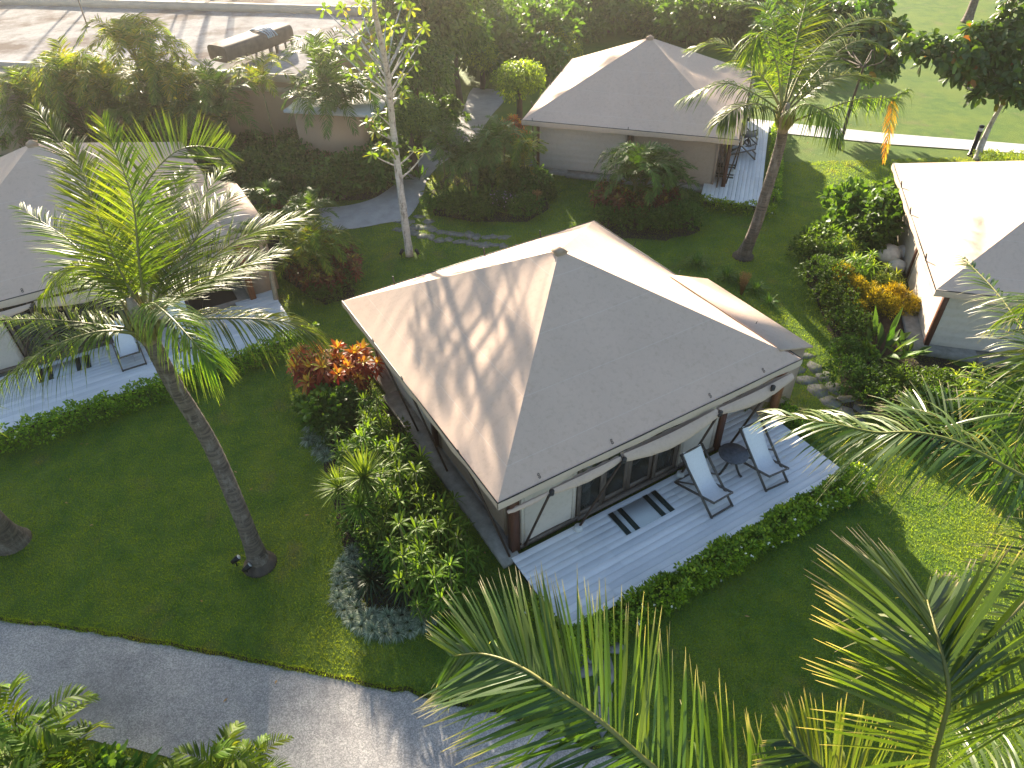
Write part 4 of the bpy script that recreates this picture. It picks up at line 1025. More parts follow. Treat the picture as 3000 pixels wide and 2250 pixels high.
# clipped hedges
def hedge(name, label, pts, w, h, dens=900, mat='hedge', L=.085, flowers=30):
    g = MB(); pts = np.array([p[:2] for p in pts]); segs = list(zip(pts[:-1], pts[1:]))
    for a, b in segs:
        ln = np.linalg.norm(b - a); n = int(ln * dens * (w + h)); t = nz(b - a); q = np.array([t[1], -t[0]])
        u = rng.random(n) * ln; an = rng.random(n) * math.pi * 1.0; lump = 1 + .16 * np.sin(u * 3.3 + a[0]) + .10 * np.sin(u * 7.9 + a[1]) + .07 * np.sin(u * 17 + an * 3)
        rr = (1 - .30 * rng.random(n) ** 1.6) * lump
        ce = np.sign(np.cos(an)) * np.abs(np.cos(an)) ** .6; se = np.abs(np.sin(an)) ** .6
        x = a + t * u[:, None] + q * (ce * w / 2 * rr)[:, None]; z = se * h * rr
        out = np.concatenate([q * ce[:, None], se[:, None]], 1)
        P_ = np.concatenate([x, z[:, None]], 1) + rng.normal(0, .018, (n, 3)); P_[:, 2] += th(P_[:, 0], P_[:, 1])
        cl = np.floor(u * 9) * 13.7 + np.floor(an * 4) * 7.3; rb = (np.sin(cl * 91.7) * 43758.5) % 1
        g.leaves(P_, out + rng.normal(0, .65, (n, 3)) + [0, 0, .35], out + rng.normal(0, .5, (n, 3)), L * rng.uniform(.6, 1.15, n), L * .5, .25, 2, (.4, 1, .1), .2, 0, rnd=np.clip(rb * .65 + rng.random(n) * .4 - .05, 0, 1), tone=np.clip(rb * .5 + rng.random(n) * .5, 0, 1))
        # a few shoots standing proud
        m_ = int(ln * 9); u = rng.random(m_) * ln; c_ = a + t * u[:, None] + q * (rng.uniform(-.4, .4, m_) * w)[:, None]
        for k in range(m_):
            zz = h * 1.02 + float(th(*c_[k])); rosette(g, (c_[k][0], c_[k][1], zz), 7, L * 1.2, L * .55, (0, 1.2), .2)
        f_ = int(flowers * ln / 8)
        if f_:
            j = rng.integers(0, n, f_); g.leaves(np.repeat(P_[j] + out[j] * .04, 5, 0), nz(np.repeat(out[j], 5, 0) + rng.normal(0, .8, (f_ * 5, 3))), np.repeat(out[j], 5, 0), .04, .03, 0, 1, (.6, 1), 0, 1)
    for a, b in segs:   # woody inside
        t = nz(b - a); z0 = float(th(*a))
        for u in np.arange(.1, np.linalg.norm(b - a), .22):
            c = a + t * u; zz = float(th(*c)); g.tube([(c[0], c[1], zz), (c[0] + rng.normal(0, .05), c[1] + rng.normal(0, .05), zz + h * .7)], [.015, .008], 4, 2)
    o = g.build(name, [M[mat], M['flower'], M['bark']]); tag(o, label, 'hedge', 'clipped hedges along the decks'); return o
W2 = lambda F_, x, y: tuple(loc_in(F_, x, y, 0))
hedge('hedge', 'clipped hedge along the front of the deckchair terrace', [W2(FA, .0, -2.22), W2(FA, 8.4, -2.24)], .60, .40, 1000, L=.10, flowers=70)
hedge('hedge', 'short low hedge at the left end of the central deck', [W2(FA, .12, -1.95), W2(FA, .12, -.95)], .34, .30, 1100)
hedge('hedge', 'small hedge at the right end of the central deck', [W2(FA, 8.45, .9), W2(FA, 8.45, -.6)], .40, .34, 900)
hedge('hedge', 'long clipped hedge below the left deck, behind the tall palm trunk', [W2(FD, -3.2, -2.95), W2(FD, 3.0, -2.95), W2(FD, 9.75, -2.85)], .62, .52, 620, L=.10, flowers=8)
hedge('hedge', 'hedge between the distant deck and the leaning palm trunk', [W2(FB, -.4, -1.6), W2(FB, 7.4, -1.55)], .45, .40, 520, L=.10, flowers=8)
hedge('hedge', 'hedge across the near end of the distant deck', [W2(FB, -1.2, 1.1), W2(FB, -1.2, -1.7)], .45, .38, 520, L=.10, flowers=6)
# ------------------------------------------------------------------ planting
def gr(P): return (P[0], P[1], float(th(P[0], P[1])))
def many(kind, meshes, items, cat, group):
    """items: (point, scale, label)"""
    for i, (P_, sc, lab) in enumerate(items):
        place(kind, meshes[i % len(meshes)], lab, cat, gr(P_), sc, None, group)

CR = [croton_mesh('croton_leaves', 'croton', 7, 18), croton_mesh('croton_leaves', 'croton', 5, 20)]
DCR = [croton_mesh('croton_leaves', 'darkcroton', 7, 16, .22, .07), croton_mesh('croton_leaves', 'darkcroton', 5, 18, .24, .07)]
GB = [bush_mesh('bush_leaves', 'bright', (.5, .5, .5), 900, .15, .10, 7, .15, prof=(.45, .9, 1, .5), clump=6)]
GD = [bush_mesh('bush_leaves', 'green', (.6, .6, .55), 1500, .14, .075, 8, .3), bush_mesh('bush_leaves', 'green', (.7, .55, .5), 1500, .12, .065, 9, .3)]
LOW = [bush_mesh('bush_leaves', 'green', (.6, .55, .34), 2200, .075, .034, 9, .2, shell=.8), bush_mesh('bush_leaves', 'green', (.55, .6, .36), 2200, .075, .034, 9, .2, shell=.8)]
YC = [bush_mesh('bush_leaves', 'yellowcroton', (.42, .42, .50), 2300, .12, .020, 8, .15, clump=8, up=.7, spread=.6, shell=.8), bush_mesh('bush_leaves', 'yellowcroton', (.5, .4, .45), 2300, .12, .020, 8, .15, clump=8, up=.7, spread=.6, shell=.8)]
SG = [strap_mesh('silver_blades', 'silver', 190, .42, .010, (.1, 1.45), .75, nseg=5, fold=0), strap_mesh('silver_blades', 'silver', 170, .38, .011, (.05, 1.4), .85, nseg=5, fold=0)]
SPK = [strap_mesh('spiky_leaves', 'spike', 140, .58, .030, (-.5, 1.45), .08, 1.15, nseg=3, fold=.4)]
DS = [strap_mesh('strap_leaves', 'darkspike', 80, .66, .034, (.0, 1.4), .45, .12, nseg=5)]
CN = [cane_mesh('cane_leaves', 'lady', 6, 15, .30, .040, .34, (.55, 1.15)), cane_mesh('cane_leaves', 'lady', 5, 17, .32, .042, .30, (.5, 1.0)), cane_mesh('cane_leaves', 'lady', 7, 14, .28, .036, .38, (.4, 1.0))]
YCN = [cane_mesh('cane_leaves', 'hedge', 8, 18, .28, .036, .42, (.5, 1.1))]

many('croton', CR, [((-5.315,15.113,1.200), 1.3, 'orange red croton nearest the end of the long hedge'), ((-4.343,15.071,1.350), 1.35, 'red croton touching the roof edge shadow of the central tent'), ((-4.824,14.694,1.200), 1.35, 'croton with the yellowest heart, below the other red ones'),
  ((-5.535,15.055,0.850), .9, 'small yellow tipped croton beside the hedge end'), ((-4.012,15.024,1.100), 1.1, 'dark wine red croton closest to the central roof')], 'croton', 'red crotons by the central tent')
many('green_shrub', GB + GD[:1], [((-4.706,13.606,0.900), 1.3, 'bright green round leaved shrub below the red crotons'), ((-4.261,13.973,0.800), .95, 'dark green shrub behind the round leaved one'), ((-5.355,13.878,0.500), .6, 'small vivid green shrub at the lawn edge beside silver grass'),
  ((-4.392,13.150,0.600), .9, 'green shrub between the silver grass and the fan plants'), ((-3.885,13.497,0.500), .8, 'shaded green shrub near the central tent wall')], 'shrub', 'green shrubs in the central bed')
sgp = [(-5.145,13.335,0.300), (-5.113,12.830,0.300), (-4.821,12.983,0.300), (-4.796,12.495,0.250), (-4.571,12.268,0.200)]
for i, P_ in enumerate(sgp): place('silver_grass', SG[i % 2], 'silver grass tuft in the small patch under the red crotons', 'grass tuft', gr(P_), 1.05, None, 'silver grass patch by the crotons')
bord = [(759,1181),(738,1203),(731,1228),(726,1255),(728,1283),(740,1308),(757,1328),(778,1343),(803,1352),(830,1358),(857,1358),(884,1352),(910,1340),(932,1322),(765,1212),(757,1243),(754,1272),(768,1300),(790,1322),(818,1333),(848,1337),(876,1331),(902,1316),(925,1300),(785,1190),(800,1310),(835,1315),(865,1312)]
BPTS = [(-3.492,9.409,0.200), (-3.656,9.154,0.200), (-3.675,8.868,0.200), (-3.672,8.567,0.200), (-3.601,8.262,0.200), (-3.447,7.996,0.200), (-3.260,7.786,0.200), (-3.048,7.629,0.200), (-2.813,7.533,0.200), (-2.566,7.467,0.200), (-2.326,7.460,0.200), (-2.093,7.511,0.200), (-1.871,7.623,0.200), (-1.687,7.797,0.200), (-3.364,9.004,0.250), (-3.386,8.655,0.250), (-3.365,8.339,0.250), (-3.191,8.038,0.250), (-2.958,7.806,0.250), (-2.692,7.687,0.250), (-2.419,7.639,0.250), (-2.175,7.691,0.250), (-1.955,7.835,0.250), (-1.759,7.993,0.250), (-3.208,9.255,0.250), (-2.873,7.893,0.300), (-2.551,7.832,0.300), (-2.284,7.854,0.300)]
for i, P_ in enumerate(BPTS): place('silver_grass', SG[i % 2], 'silver grass tuft in the curved border of the central bed', 'grass tuft', gr(P_), random.uniform(.75, .98), None, 'silver grass border')
many('spiky_dracaena', SPK, [((-3.164,10.293,1.350), 1.2, 'largest spiky dracaena, sunlit, in the central bed'), ((-3.704,10.225,1.100), 1.0, 'spiky dracaena leaning over the left lawn'), ((-3.236,9.816,0.950), .9, 'shaded spiky dracaena below the two sunlit ones')], 'dracaena', 'spiky dracaenas')
many('strap_leaf_plant', DS, [((-2.890,9.408,0.300), 1.05, 'dark strap leaved plant nearest the fan plants'), ((-2.996,8.608,0.300), 1.1, 'dark strap leaved plant beside the curved silver border'), ((-2.214,8.451,0.300), 1.15, 'broadest dark strap leaved plant above the silver border')], 'strap plant', 'dark strap leaved plants')
cn = [((-3.484,13.051,1.350), .8), ((-3.294,12.130,1.350), .95), ((-3.849,11.766,1.250), .9), ((-3.370,11.466,1.350), 1.0), ((-3.664,11.441,1.050), .85), ((-2.781,11.740,1.350), .95), ((-2.220,10.206,1.350), 1.0), ((-1.542,9.288,1.350), 1.05), ((-1.455,8.903,1.250), 1.0), ((-2.096,8.745,1.250), 1.0), ((-1.737,8.298,1.250), 1.0), ((-1.147,8.821,1.050), .9), ((-1.305,7.805,1.050), .95), ((-1.962,9.776,1.250), .95), ((-1.170,8.297,1.050), .9), ((-1.689,8.864,1.150), .9), ((-1.525,8.137,0.950), .85), ((-2.508,9.559,1.050), .85), ((-2.665,11.117,1.150), .9), ((-2.082,10.884,1.150), .8), ((-1.724,7.702,0.850), .7), ((-2.652,10.103,1.150), 1.0), ((-2.837,9.411,0.950), .9), ((-2.779,10.584,1.350), .95), ((-1.924,8.150,0.950), .95), ((-2.333,8.556,0.850), .8), ((-1.358,9.556,1.150), .9)]
CL = ['single cane rosette standing at the top of the row beside the central tent', 'cane plant just under the single top rosette', 'cane plant above the silver grass patch', 'cane plant between the silver patch and the tent step', 'cane plant leaning over the spiky dracaenas', 'cane plant behind the pale sunlit cane plant', 'cane plant right of the largest spiky dracaena', 'cane plant closest to the middle of the tent step', 'second cane plant from the middle of the tent step', 'cane plant above the broadest strap leaved plant', 'cane plant between two strap leaved plants and the tent', 'cane plant nearest the front corner post of the tent', 'lowest cane plant, by the long frond tips', 'cane plant in the dark gap below the pale one', 'cane plant next to the front corner post, lower one', 'cane plant buried in the middle of the tall row', 'cane plant left of the lowest one', 'cane plant behind the dark strap leaved plants', 'small cane plant hiding under the pale sunlit one', 'cane plant in the narrow gap beside the tent step', 'small cane plant at the end of the silver border', 'bushy cane plant filling the bed centre', 'cane plant at the outer side of the bed centre', 'tall cane plant behind the big spiky dracaena', 'cane plant at the foot of the tall row', 'cane plant over the inner silver tufts', 'cane plant against the concrete step']
for i, (P_, s_) in enumerate(cn): place('fan_leaf_plant', CN[i % 3], CL[i], 'cane plant', gr(P_), (s_ * 1.15, s_ * 1.15, s_ * 1.6), None, 'cane plants beside the central tent')
many('variegated_cane_plant', YCN, [((-2.502,10.952,1.500), 1.35, 'pale sunlit cane plant glowing beside the spiky dracaenas'), ((11.571,13.588,0.900), 1.15, 'yellow green cane plant right of the dark low shrubs'), ((11.484,13.066,0.500), 1.0, 'cane plant just below the yellow green one at right')], 'cane plant', None)
many('low_shrub', LOW, [((-3.619,10.301,0.200), .9, 'dark low shrub under the shaded spiky dracaena'), ((-3.156,9.900,0.200), 1.1, 'dark low shrub in the middle of the central bed'), ((-2.578,10.135,0.200), 1.2, 'dark low shrub under the tall cane row'), ((-2.670,9.156,0.200), 1.1, 'dark low shrub between the strap leaved plants'), ((-1.797,9.127,0.200), 1.2, 'dark low shrub at the tent side of the central bed'), ((-3.177,12.611,0.200), 1.2, 'dark low shrub under the upper canes'), ((-2.238,10.926,0.200), 1.1, 'dark low shrub beside the tent step'), ((-3.681,12.155,0.200), 1.0, 'dark low shrub behind the largest spiky dracaena')], 'shrub', None)
# behind the central tent
GT = [strap_mesh('grass_blades', 'bright', 90, .62, .022, (.2, 1.45), .5, nseg=4)]
many('tall_grass_clump', GT, [((6.147,20.370,0.100), 1.3, 'bright grass clump peeping over the central roof edge'), ((6.961,19.584,0.100), 1.2, 'grass clump next to the brown seed plume'), ((7.677,18.840,0.100), 1.15, 'grass clump halfway down the far roof edge'), ((7.912,18.153,0.100), .9, 'last small grass clump by the far roof edge'), ((7.273,19.237,0.100), .9, 'grass clump half hidden behind the roof edge')], 'grass clump', 'grass clumps behind the central tent')
def plume(P_, sc, lab):
    g = MB()
    for i in range(26):
        a = i * 2.4; r_ = .16 * math.sqrt(i / 26); x, y = math.cos(a) * r_, math.sin(a) * r_
        g.tube([(x * .2, y * .2, 0), (x, y, .55), (x * 1.5, y * 1.5, .95)], [.006, .005, .002], 4, 0)
        n = 22; t = rng.uniform(.45, 1, n); g.leaves(np.stack([x * (.2 + 1.3 * t), y * (.2 + 1.3 * t), t * .95], 1), nz(rng.normal(0, 1, (n, 3)) + [0, 0, 1.2]), rng.normal(0, 1, (n, 3)), .06, .018, .1, 1, (1, .4), 0, 0)
    place('seed_plume', g.mesh('plume_leaves', M['plume']), lab, 'plume', gr(P_), sc)
plume((7.200,18.659,0.300), .8, 'feathery brown seed plume behind the central tent'); plume((1.104,24.373,0.200), .8, 'feathery brown plume at the foot of the round flower bed')

# second bed, by the end of the left deck
def areca_mesh(h, nf=9, L=1.4, mat='areca'):
    f = []
    for k in range(3):
        Lf = L * (.85 + .15 * k)
        c = [(0, 0, 0), (Lf * .22, 0, Lf * .42), (Lf * .55, 0, Lf * .62), (Lf * .92, 0, Lf * (.42 - .1 * k))]
        f.append(frond_mb(c, L=.46 * L / 1.4, n=30, width=.042, hang=.25, t0=.2, lift=.35, rbase=.012, nseg=2, sweep=(.5, 1.0)).mesh('frond', [M[mat], M['rachis']]))
    return f
AF = areca_mesh(1); AFD = areca_mesh(1, mat='green')
cane = MB(); cane.tube([(0, 0, 0), (.02, 0, .5), (0, 0, 1)], [.035, .028, .022], 7); cane_me = cane.mesh('cane', M['cane'])
def areca(label, loc, h, canes=3, nf=7, fr=AF, sc=1.0, group='slim palms', cat='palm'):
    T = thing('areca_palm', label, cat, gr(loc), random.uniform(0, 6.28), group)
    for i in range(canes):
        a = i * 2.1 + random.random(); r_ = .0 if canes == 1 else random.uniform(.12, .4); x, y = math.cos(a) * r_, math.sin(a) * r_; hh = h * random.uniform(.62, 1.0) if i else h
        hh = max(.25, hh - .55 * sc)
        c_ = link('cane', cane_me, T, (x, y, 0)); c_.scale = (sc, sc, hh)
        for k in range(nf):
            o = link('frond', fr[k % 3], T, (x, y, hh - .02)); e = random.uniform(-.35, .25) + (.5 if k < 2 else 0)
            o.rotation_euler = (random.uniform(-.15, .15), -e, k * 2.4 + random.random() * .5); o.scale = (sc, sc, sc)
    return T
areca('small green palm at the top of the bed past the left deck', (-8.725,24.319,1.200), 1.2, 2, 7, AFD, .7)
areca('feathery palm in the bed beside the pale path end', (-6.954,22.616,1.500), 1.5, 3, 7, AFD, .8)
areca('broad yellow green palm in the middle of the bed past the left deck', (-6.183,20.566,1.400), 1.4, 3, 8, AF, .85)
areca('lower palm nearest the lawn in the bed past the left deck', (-6.397,20.337,1.000), 1.0, 2, 8, AF, .8)
areca('palm at the left side of the bed past the left deck', (-7.347,21.949,1.200), 1.2, 2, 8, AFD, .8)
many('croton', DCR, [((-8.351,24.430,0.900), .8, 'croton beside the small green palm, top of its bed'), ((-6.323,22.105,1.000), .8, 'orange croton between two feathery palms'), ((-5.347,20.759,1.100), 1.1, 'deep red croton on the lawn side of the second bed'), ((-5.105,20.061,0.900), 1.0, 'dark wine croton under the deep red one, second bed'),
  ((-6.669,19.942,0.800), .95, 'brown green croton at the foot of the second bed'), ((-6.115,19.542,0.600), .95, 'croton with pale green tips, lowest in the second bed'), ((-5.642,19.600,0.600), .9, 'shaded croton at the lawn corner of the second bed')], 'croton', 'crotons in the bed past the left deck')
many('low_shrub', LOW, [((-7.255,21.802,0.400), 1.5, 'dark low shrub filling the second bed'), ((-8.209,23.176,0.400), 1.5, 'dark low shrub behind the bare tan trunk'), ((-5.858,19.270,0.300), 1.1, 'dark low shrub at the lawn tip of the second bed'), ((-5.404,20.075,0.300), 1.1, 'dark low shrub under the wine croton')], 'shrub', None)

# round bed by the path
areca('feathery palm at the left of the round bed by the path', (-2.184,26.693,1.900), 1.9, 3, 8, AFD, .9)
areca('tall leafy palm at the back of the round bed by the path', (-0.415,26.587,2.000), 2.0, 4, 8, AFD, .95)
areca('sunlit palm nearest the distant tent in the round bed', (0.520,26.240,1.700), 1.7, 3, 8, AF, .9)
areca('short palm in the middle of the round bed by the path', (-1.276,26.191,1.500), 1.5, 3, 8, AFD, .9)
def ginger_mesh(n, L, W, mat, lean=.5):
    g = MB(); a = np.arange(n) * 2.4; el = rng.uniform(.5, 1.45, n); r_ = .25 * np.sqrt(np.arange(n) / n)
    D = np.stack([np.cos(a) * np.cos(el), np.sin(a) * np.cos(el), np.sin(el)], 1); Nn = np.stack([-np.cos(a) * np.sin(el), -np.sin(a) * np.sin(el), np.cos(el)], 1)
    g.leaves(np.stack([np.cos(a) * r_, np.sin(a) * r_, 0 * a + .1], 1), D, Nn + rng.normal(0, .25, (n, 3)), L * rng.uniform(.6, 1.1, n), W * rng.uniform(.8, 1.1, n), .18, 7, (.08, .12, .45, .9, 1, .85, .45, .03), .35)
    return g.mesh('broad_leaves', M[mat])
GI = [ginger_mesh(16, .75, .13, 'green'), ginger_mesh(14, .7, .14, 'bright')]
many('ginger_plant', GI, [((-2.560,25.796,0.600), 1.0, 'broad leaved plant nearest the path in the round bed'), ((-1.924,25.433,0.600), 1.0, 'second broad leaved plant from the path in the round bed'), ((-1.301,25.117,0.600), 1.0, 'middle broad leaved plant at the front of the round bed'), ((-0.693,25.276,0.600), 1.0, 'broad leaved plant left of the purple flowers'), ((-3.474,27.207,0.600), .9, 'pale broad leaved plant on the path edge of the round bed')], 'ginger plant', 'broad leaved plants in the round bed')
def flower_bush():
    me = bush_mesh('bush_leaves', 'darkgreen', (.7, .5, .4), 1500, .09, .045, 8, .2, flowers=90); me.materials[2] = leafmat('lilac flower', [(0, (.35, .25, .45)), (1, (.5, .4, .6))], trans=.2); return me
many('flowering_shrub', [flower_bush()], [((-0.092,24.367,0.500), 1.1, 'dark shrub dotted with lilac flowers in the round bed')], 'shrub', None)
many('low_shrub', LOW, [((-2.605,24.660,0.300), 1.2, 'dark low shrub at the path corner of the round bed'), ((-1.809,24.239,0.300), 1.3, 'dark low shrub second along the front of the round bed'), ((-0.950,23.931,0.300), 1.3, 'dark low shrub third along the front of the round bed'), ((0.754,24.196,0.300), 1.3, 'dark low shrub at the tent end of the round bed')], 'shrub', 'low shrubs edging the round bed')
many('green_shrub', GD, [((0.988,25.746,0.800), 1.2, 'leafy shrub beside the distant tent wall'), ((-0.597,26.041,0.900), 1.3, 'leafy shrub in the heart of the round bed'), ((0.197,25.782,0.900), 1.2, 'leafy shrub behind the lilac flowers'), ((1.500,25.363,0.400), .8, 'small shrub at the right tip of the round bed')], 'shrub', 'leafy shrubs in the round bed')
many('croton', CR, [((0.328,30.552,1.300), 1.3, 'bright red croton at the back left corner of the distant tent'), ((0.727,30.153,0.800), .9, 'dark croton under the eave of the distant tent')], 'croton', None)

# bed before the distant tent
areca('dense dark palm against the distant tent wall', (4.809,24.340,1.900), 1.9, 5, 8, AFD, 1.05)
areca('smaller dark palm right of the one at the distant tent wall', (5.722,24.507,1.400), 1.4, 3, 8, AFD, .9)
many('croton', DCR, [((3.597,24.125,0.600), 1.1, 'croton at the left end of the row before the distant tent'), ((4.075,23.653,0.600), 1.1, 'second croton from the left before the distant tent'), ((4.577,23.442,0.600), 1.0, 'third croton from the left before the distant tent'), ((5.311,23.761,0.600), 1.1, 'fourth croton from the left before the distant tent'), ((3.975,25.011,0.900), .9, 'reddish croton close to the white wall panel of the distant tent'), ((5.993,24.090,0.600), .9, 'croton at the right end of the row before the distant tent')], 'croton', 'crotons before the distant tent')
many('low_shrub', LOW, [((3.726,23.368,0.300), 1.2, 'dark low shrub in front of the leftmost crotons'), ((4.583,22.968,0.300), 1.4, 'dark low shrub in front of the middle crotons'), ((5.467,22.847,0.300), 1.4, 'dark low shrub right of the crotons before the distant tent'), ((6.277,23.024,0.400), 1.4, 'dark low shrub nearest the distant deck corner'), ((6.427,24.081,0.500), 1.3, 'dark shrub against the brown post of the distant tent')], 'shrub', 'low shrubs before the distant tent')

# right hand bed
many('green_shrub', GB + GD, [((11.779,22.295,1.300), 2.0, 'large vivid green shrub left of the glaring roof'), ((12.336,21.512,1.500), 2.0, 'large dark green shrub touching the glaring roof edge'), ((11.832,21.212,1.000), 1.7, 'leafy shrub below the two large ones at the glaring roof'), ((10.295,21.274,0.500), 1.0, 'small bright shrub at the lawn tip of the right bed'), ((13.529,23.265,1.300), 1.5, 'sunlit shrub at the far corner of the glaring roof')], 'shrub', 'green shrubs beside the glaring roof')
many('low_shrub', LOW, [((9.932,20.419,0.300), 1.5, 'dark low shrub, topmost of the row edging the right lawn'), ((9.788,19.006,0.300), 1.6, 'dark low shrub left of the golden crotons'), ((9.684,17.717,0.300), 1.5, 'dark low shrub below left of the golden crotons'), ((9.805,16.754,0.300), 1.3, 'dark low shrub left of the big leaved ginger'), ((9.361,15.326,0.400), 1.3, 'low clipped shrub beside the stepping stones'), ((9.046,14.309,0.350), 1.4, 'low clipped shrub at the bend of the right bed'), ((9.476,13.731,0.350), 1.5, 'low clipped shrub under the big leaved ginger'), ((10.173,13.734,0.400), 1.5, 'low clipped shrub second from the yellow green cane plant'), ((10.851,13.830,0.450), 1.4, 'low clipped shrub touching the yellow green cane plant'), ((9.814,12.979,0.300), 1.5, 'low clipped shrub above the long frond'), ((10.483,12.728,0.350), 1.7, 'dark shrub behind the pale frond midrib'), ((11.017,12.215,0.350), 1.8, 'dark shrub under the fronds near the right edge'), ((11.991,12.613,0.400), 1.8, 'dark shrub against the right edge fronds'), ((10.560,20.213,0.400), 1.3, 'dark low shrub behind the golden crotons')], 'shrub', 'low shrubs in the right bed')
many('golden_croton', YC, [((10.197,18.874,0.900), 1.05, 'golden croton at the top left of the yellow group'), ((9.995,18.408,0.700), .9, 'golden croton at the lawn side of the yellow group'), ((10.579,18.218,0.800), 1.0, 'golden croton in the middle of the yellow group'), ((10.819,17.789,0.900), 1.05, 'brightest golden croton, third from the tent wall'), ((11.397,17.609,0.900), 1.1, 'golden croton nearest the tent wall'), ((11.183,17.389,0.600), .95, 'golden croton just above the ginger plant'), ((10.176,17.345,0.500), .75, 'lone small golden croton below the yellow group'), ((10.255,17.984,0.600), .8, 'golden croton tucked low in the yellow group'), ((11.735,17.410,0.600), .8, 'golden croton squeezed against the tent wall')], 'croton', 'golden crotons at the right tent')
many('variegated_cane_plant', YCN, [((10.844,19.157,1.200), 1.2, 'pale leafy cane plant above the golden crotons'), ((11.004,20.323,1.000), 1.0, 'pale cane plant farthest up the right bed'), ((11.625,18.585,0.800), .9, 'pale cane plant between the white stones and golden crotons')], 'cane plant', None)
def big_ginger(loc, label):
    T = thing('ginger_plant', label, 'ginger plant', gr(loc), 0)
    for i in range(34):
        a = i * 2.4 + rng.random() * .4; el = rng.uniform(.45, 1.4); r_ = .42 * math.sqrt(i / 34)
        L = rng.uniform(.75, 1.25) * (1.1 if el > .9 else .95)
        g = MB(); D = np.array([[math.cos(a) * math.cos(el), math.sin(a) * math.cos(el), math.sin(el)]]); Nn = np.array([[-math.cos(a) * math.sin(el), -math.sin(a) * math.sin(el), math.cos(el)]])
        g.leaves([[math.cos(a) * r_, math.sin(a) * r_, .05]], D, Nn + rng.normal(0, .2, (1, 3)), L, .17, rng.uniform(.05, .35), 8, (.06, .08, .3, .75, 1, .95, .7, .35, .02), .30)
        g.build('leaf', M['bright' if i % 3 else 'green'], T, smooth=True)
big_ginger((10.237,15.546,0.600), 'ginger plant with big upright blades beside the right tent wall')
GIS = [ginger_mesh(12, .7, .12, 'green')]
many('ginger_plant', GIS, [((9.948,16.324,0.600), 1.0, 'arching broad leaved plant left of the big ginger'), ((10.894,15.438,0.500), 1.0, 'low broad leaved plant at the foot of the sunlit wall'), ((10.043,15.218,0.300), .8, 'shaded broad leaved plant under the big ginger')], 'ginger plant', None)
for P_, lb, r_ in (((12.356,20.288,0.300), 'large white boulder among shrubs by the right tent', .42), ((12.450,19.724,0.200), 'smaller white boulder below the large one', .28), ((12.922,20.409,0.350), 'white boulder nearest the tent posts', .33)):
    v = MB(); an = np.linspace(0, math.pi * 2, 11); pp = np.array([[(r_ * math.sin(p) * math.cos(a) * (1 + .12 * math.sin(3 * a + p * 4)), r_ * math.sin(p) * math.sin(a) * (1 + .1 * math.cos(5 * a)), r_ * (1 + math.cos(p)) * .7 - .1) for a in an] for p in np.linspace(0, math.pi, 8)]); v.grid(pp)
    tag(v.build('boulder', M['white'], None, gr(P_)), lb, 'boulder', 'white boulders by the right tent')
areca('small palm by the brown post at the right end of the central tent', (6.441,13.180,0.400), .5, 1, 6, AF, .45)

# dark garden in front of the building
def wallfront(P_): return P_
def arow(lbl, P_, n, fr, s_, cn_=3): return areca(lbl, P_, P_[2] - .36, cn_ + 1 if cn_ > 1 else 1, n + 1, fr, s_ * 1.2, 'slim palms before the ochre wall')
arow('tallest slim palm glowing before the ochre building', (-14.179,29.948,5.200), 9, AF, 1.15)
arow('slim palm second from the left before the building', (-17.795,30.781,4.210), 9, AF, 1.1, 4)
arow('slim palm leftmost in the row before the building', (-20.180,31.338,3.100), 8, AF, 1.0, 4)
arow('slim palm right of the tallest one', (-12.606,29.592,3.980), 8, AF, 1.0)
arow('slim palm before the end of the covered duct', (-11.521,29.333,3.680), 8, AFD, 1.0)
arow('single stemmed slim palm with drooping orange tinged crown', (-9.401,28.855,4.030), 9, AF, .95, 1)
arow('slim palm before the white roof corner', (-6.909,28.275,4.800), 8, AFD, 1.1, 2)
arow('slim palm filling the gap left of the tallest', (-16.235,30.417,3.740), 8, AF, 1.0, 4)
arow('slim palm low between the tallest and the duct', (-13.918,29.893,3.390), 8, AFD, 1.0, 4)
arow('slim palm close to the slender pale tree', (-6.242,28.135,3.570), 8, AFD, 1.0, 3)
arow('dark slim palm low at the left edge of the row', (-19.823,31.252,2.060), 8, AFD, 1.0, 4)
arow('dark slim palm low in the middle of the row', (-15.482,30.271,2.570), 8, AFD, 1.0, 4)
k = 0
GARD = [(-21.587,31.797,1.000), (-19.832,31.131,1.000), (-18.161,31.010,1.000), (-16.492,30.369,1.000), (-15.393,31.067,0.900), (-13.942,30.961,0.900), (-12.186,29.807,0.900), (-10.878,28.508,0.800), (-11.535,27.424,0.700), (-10.257,26.702,0.600), (-9.557,28.648,0.900), (-8.988,26.824,0.700), (-8.249,27.650,0.700), (-7.840,26.347,0.500), (-7.525,28.986,0.900), (-7.098,27.358,0.600), (-6.533,28.681,0.800), (-6.081,26.653,0.500), (-5.476,27.695,0.600), (-5.701,29.597,0.800), (-5.078,29.063,0.600), (-4.887,31.093,0.800), (-10.560,30.457,1.000), (-8.833,29.819,1.000), (-5.020,26.803,0.400), (-6.331,25.853,0.400), (-23.189,34.268,1.200), (-3.854,30.745,0.700), (-3.436,32.089,0.800), (-2.877,33.209,0.800)]
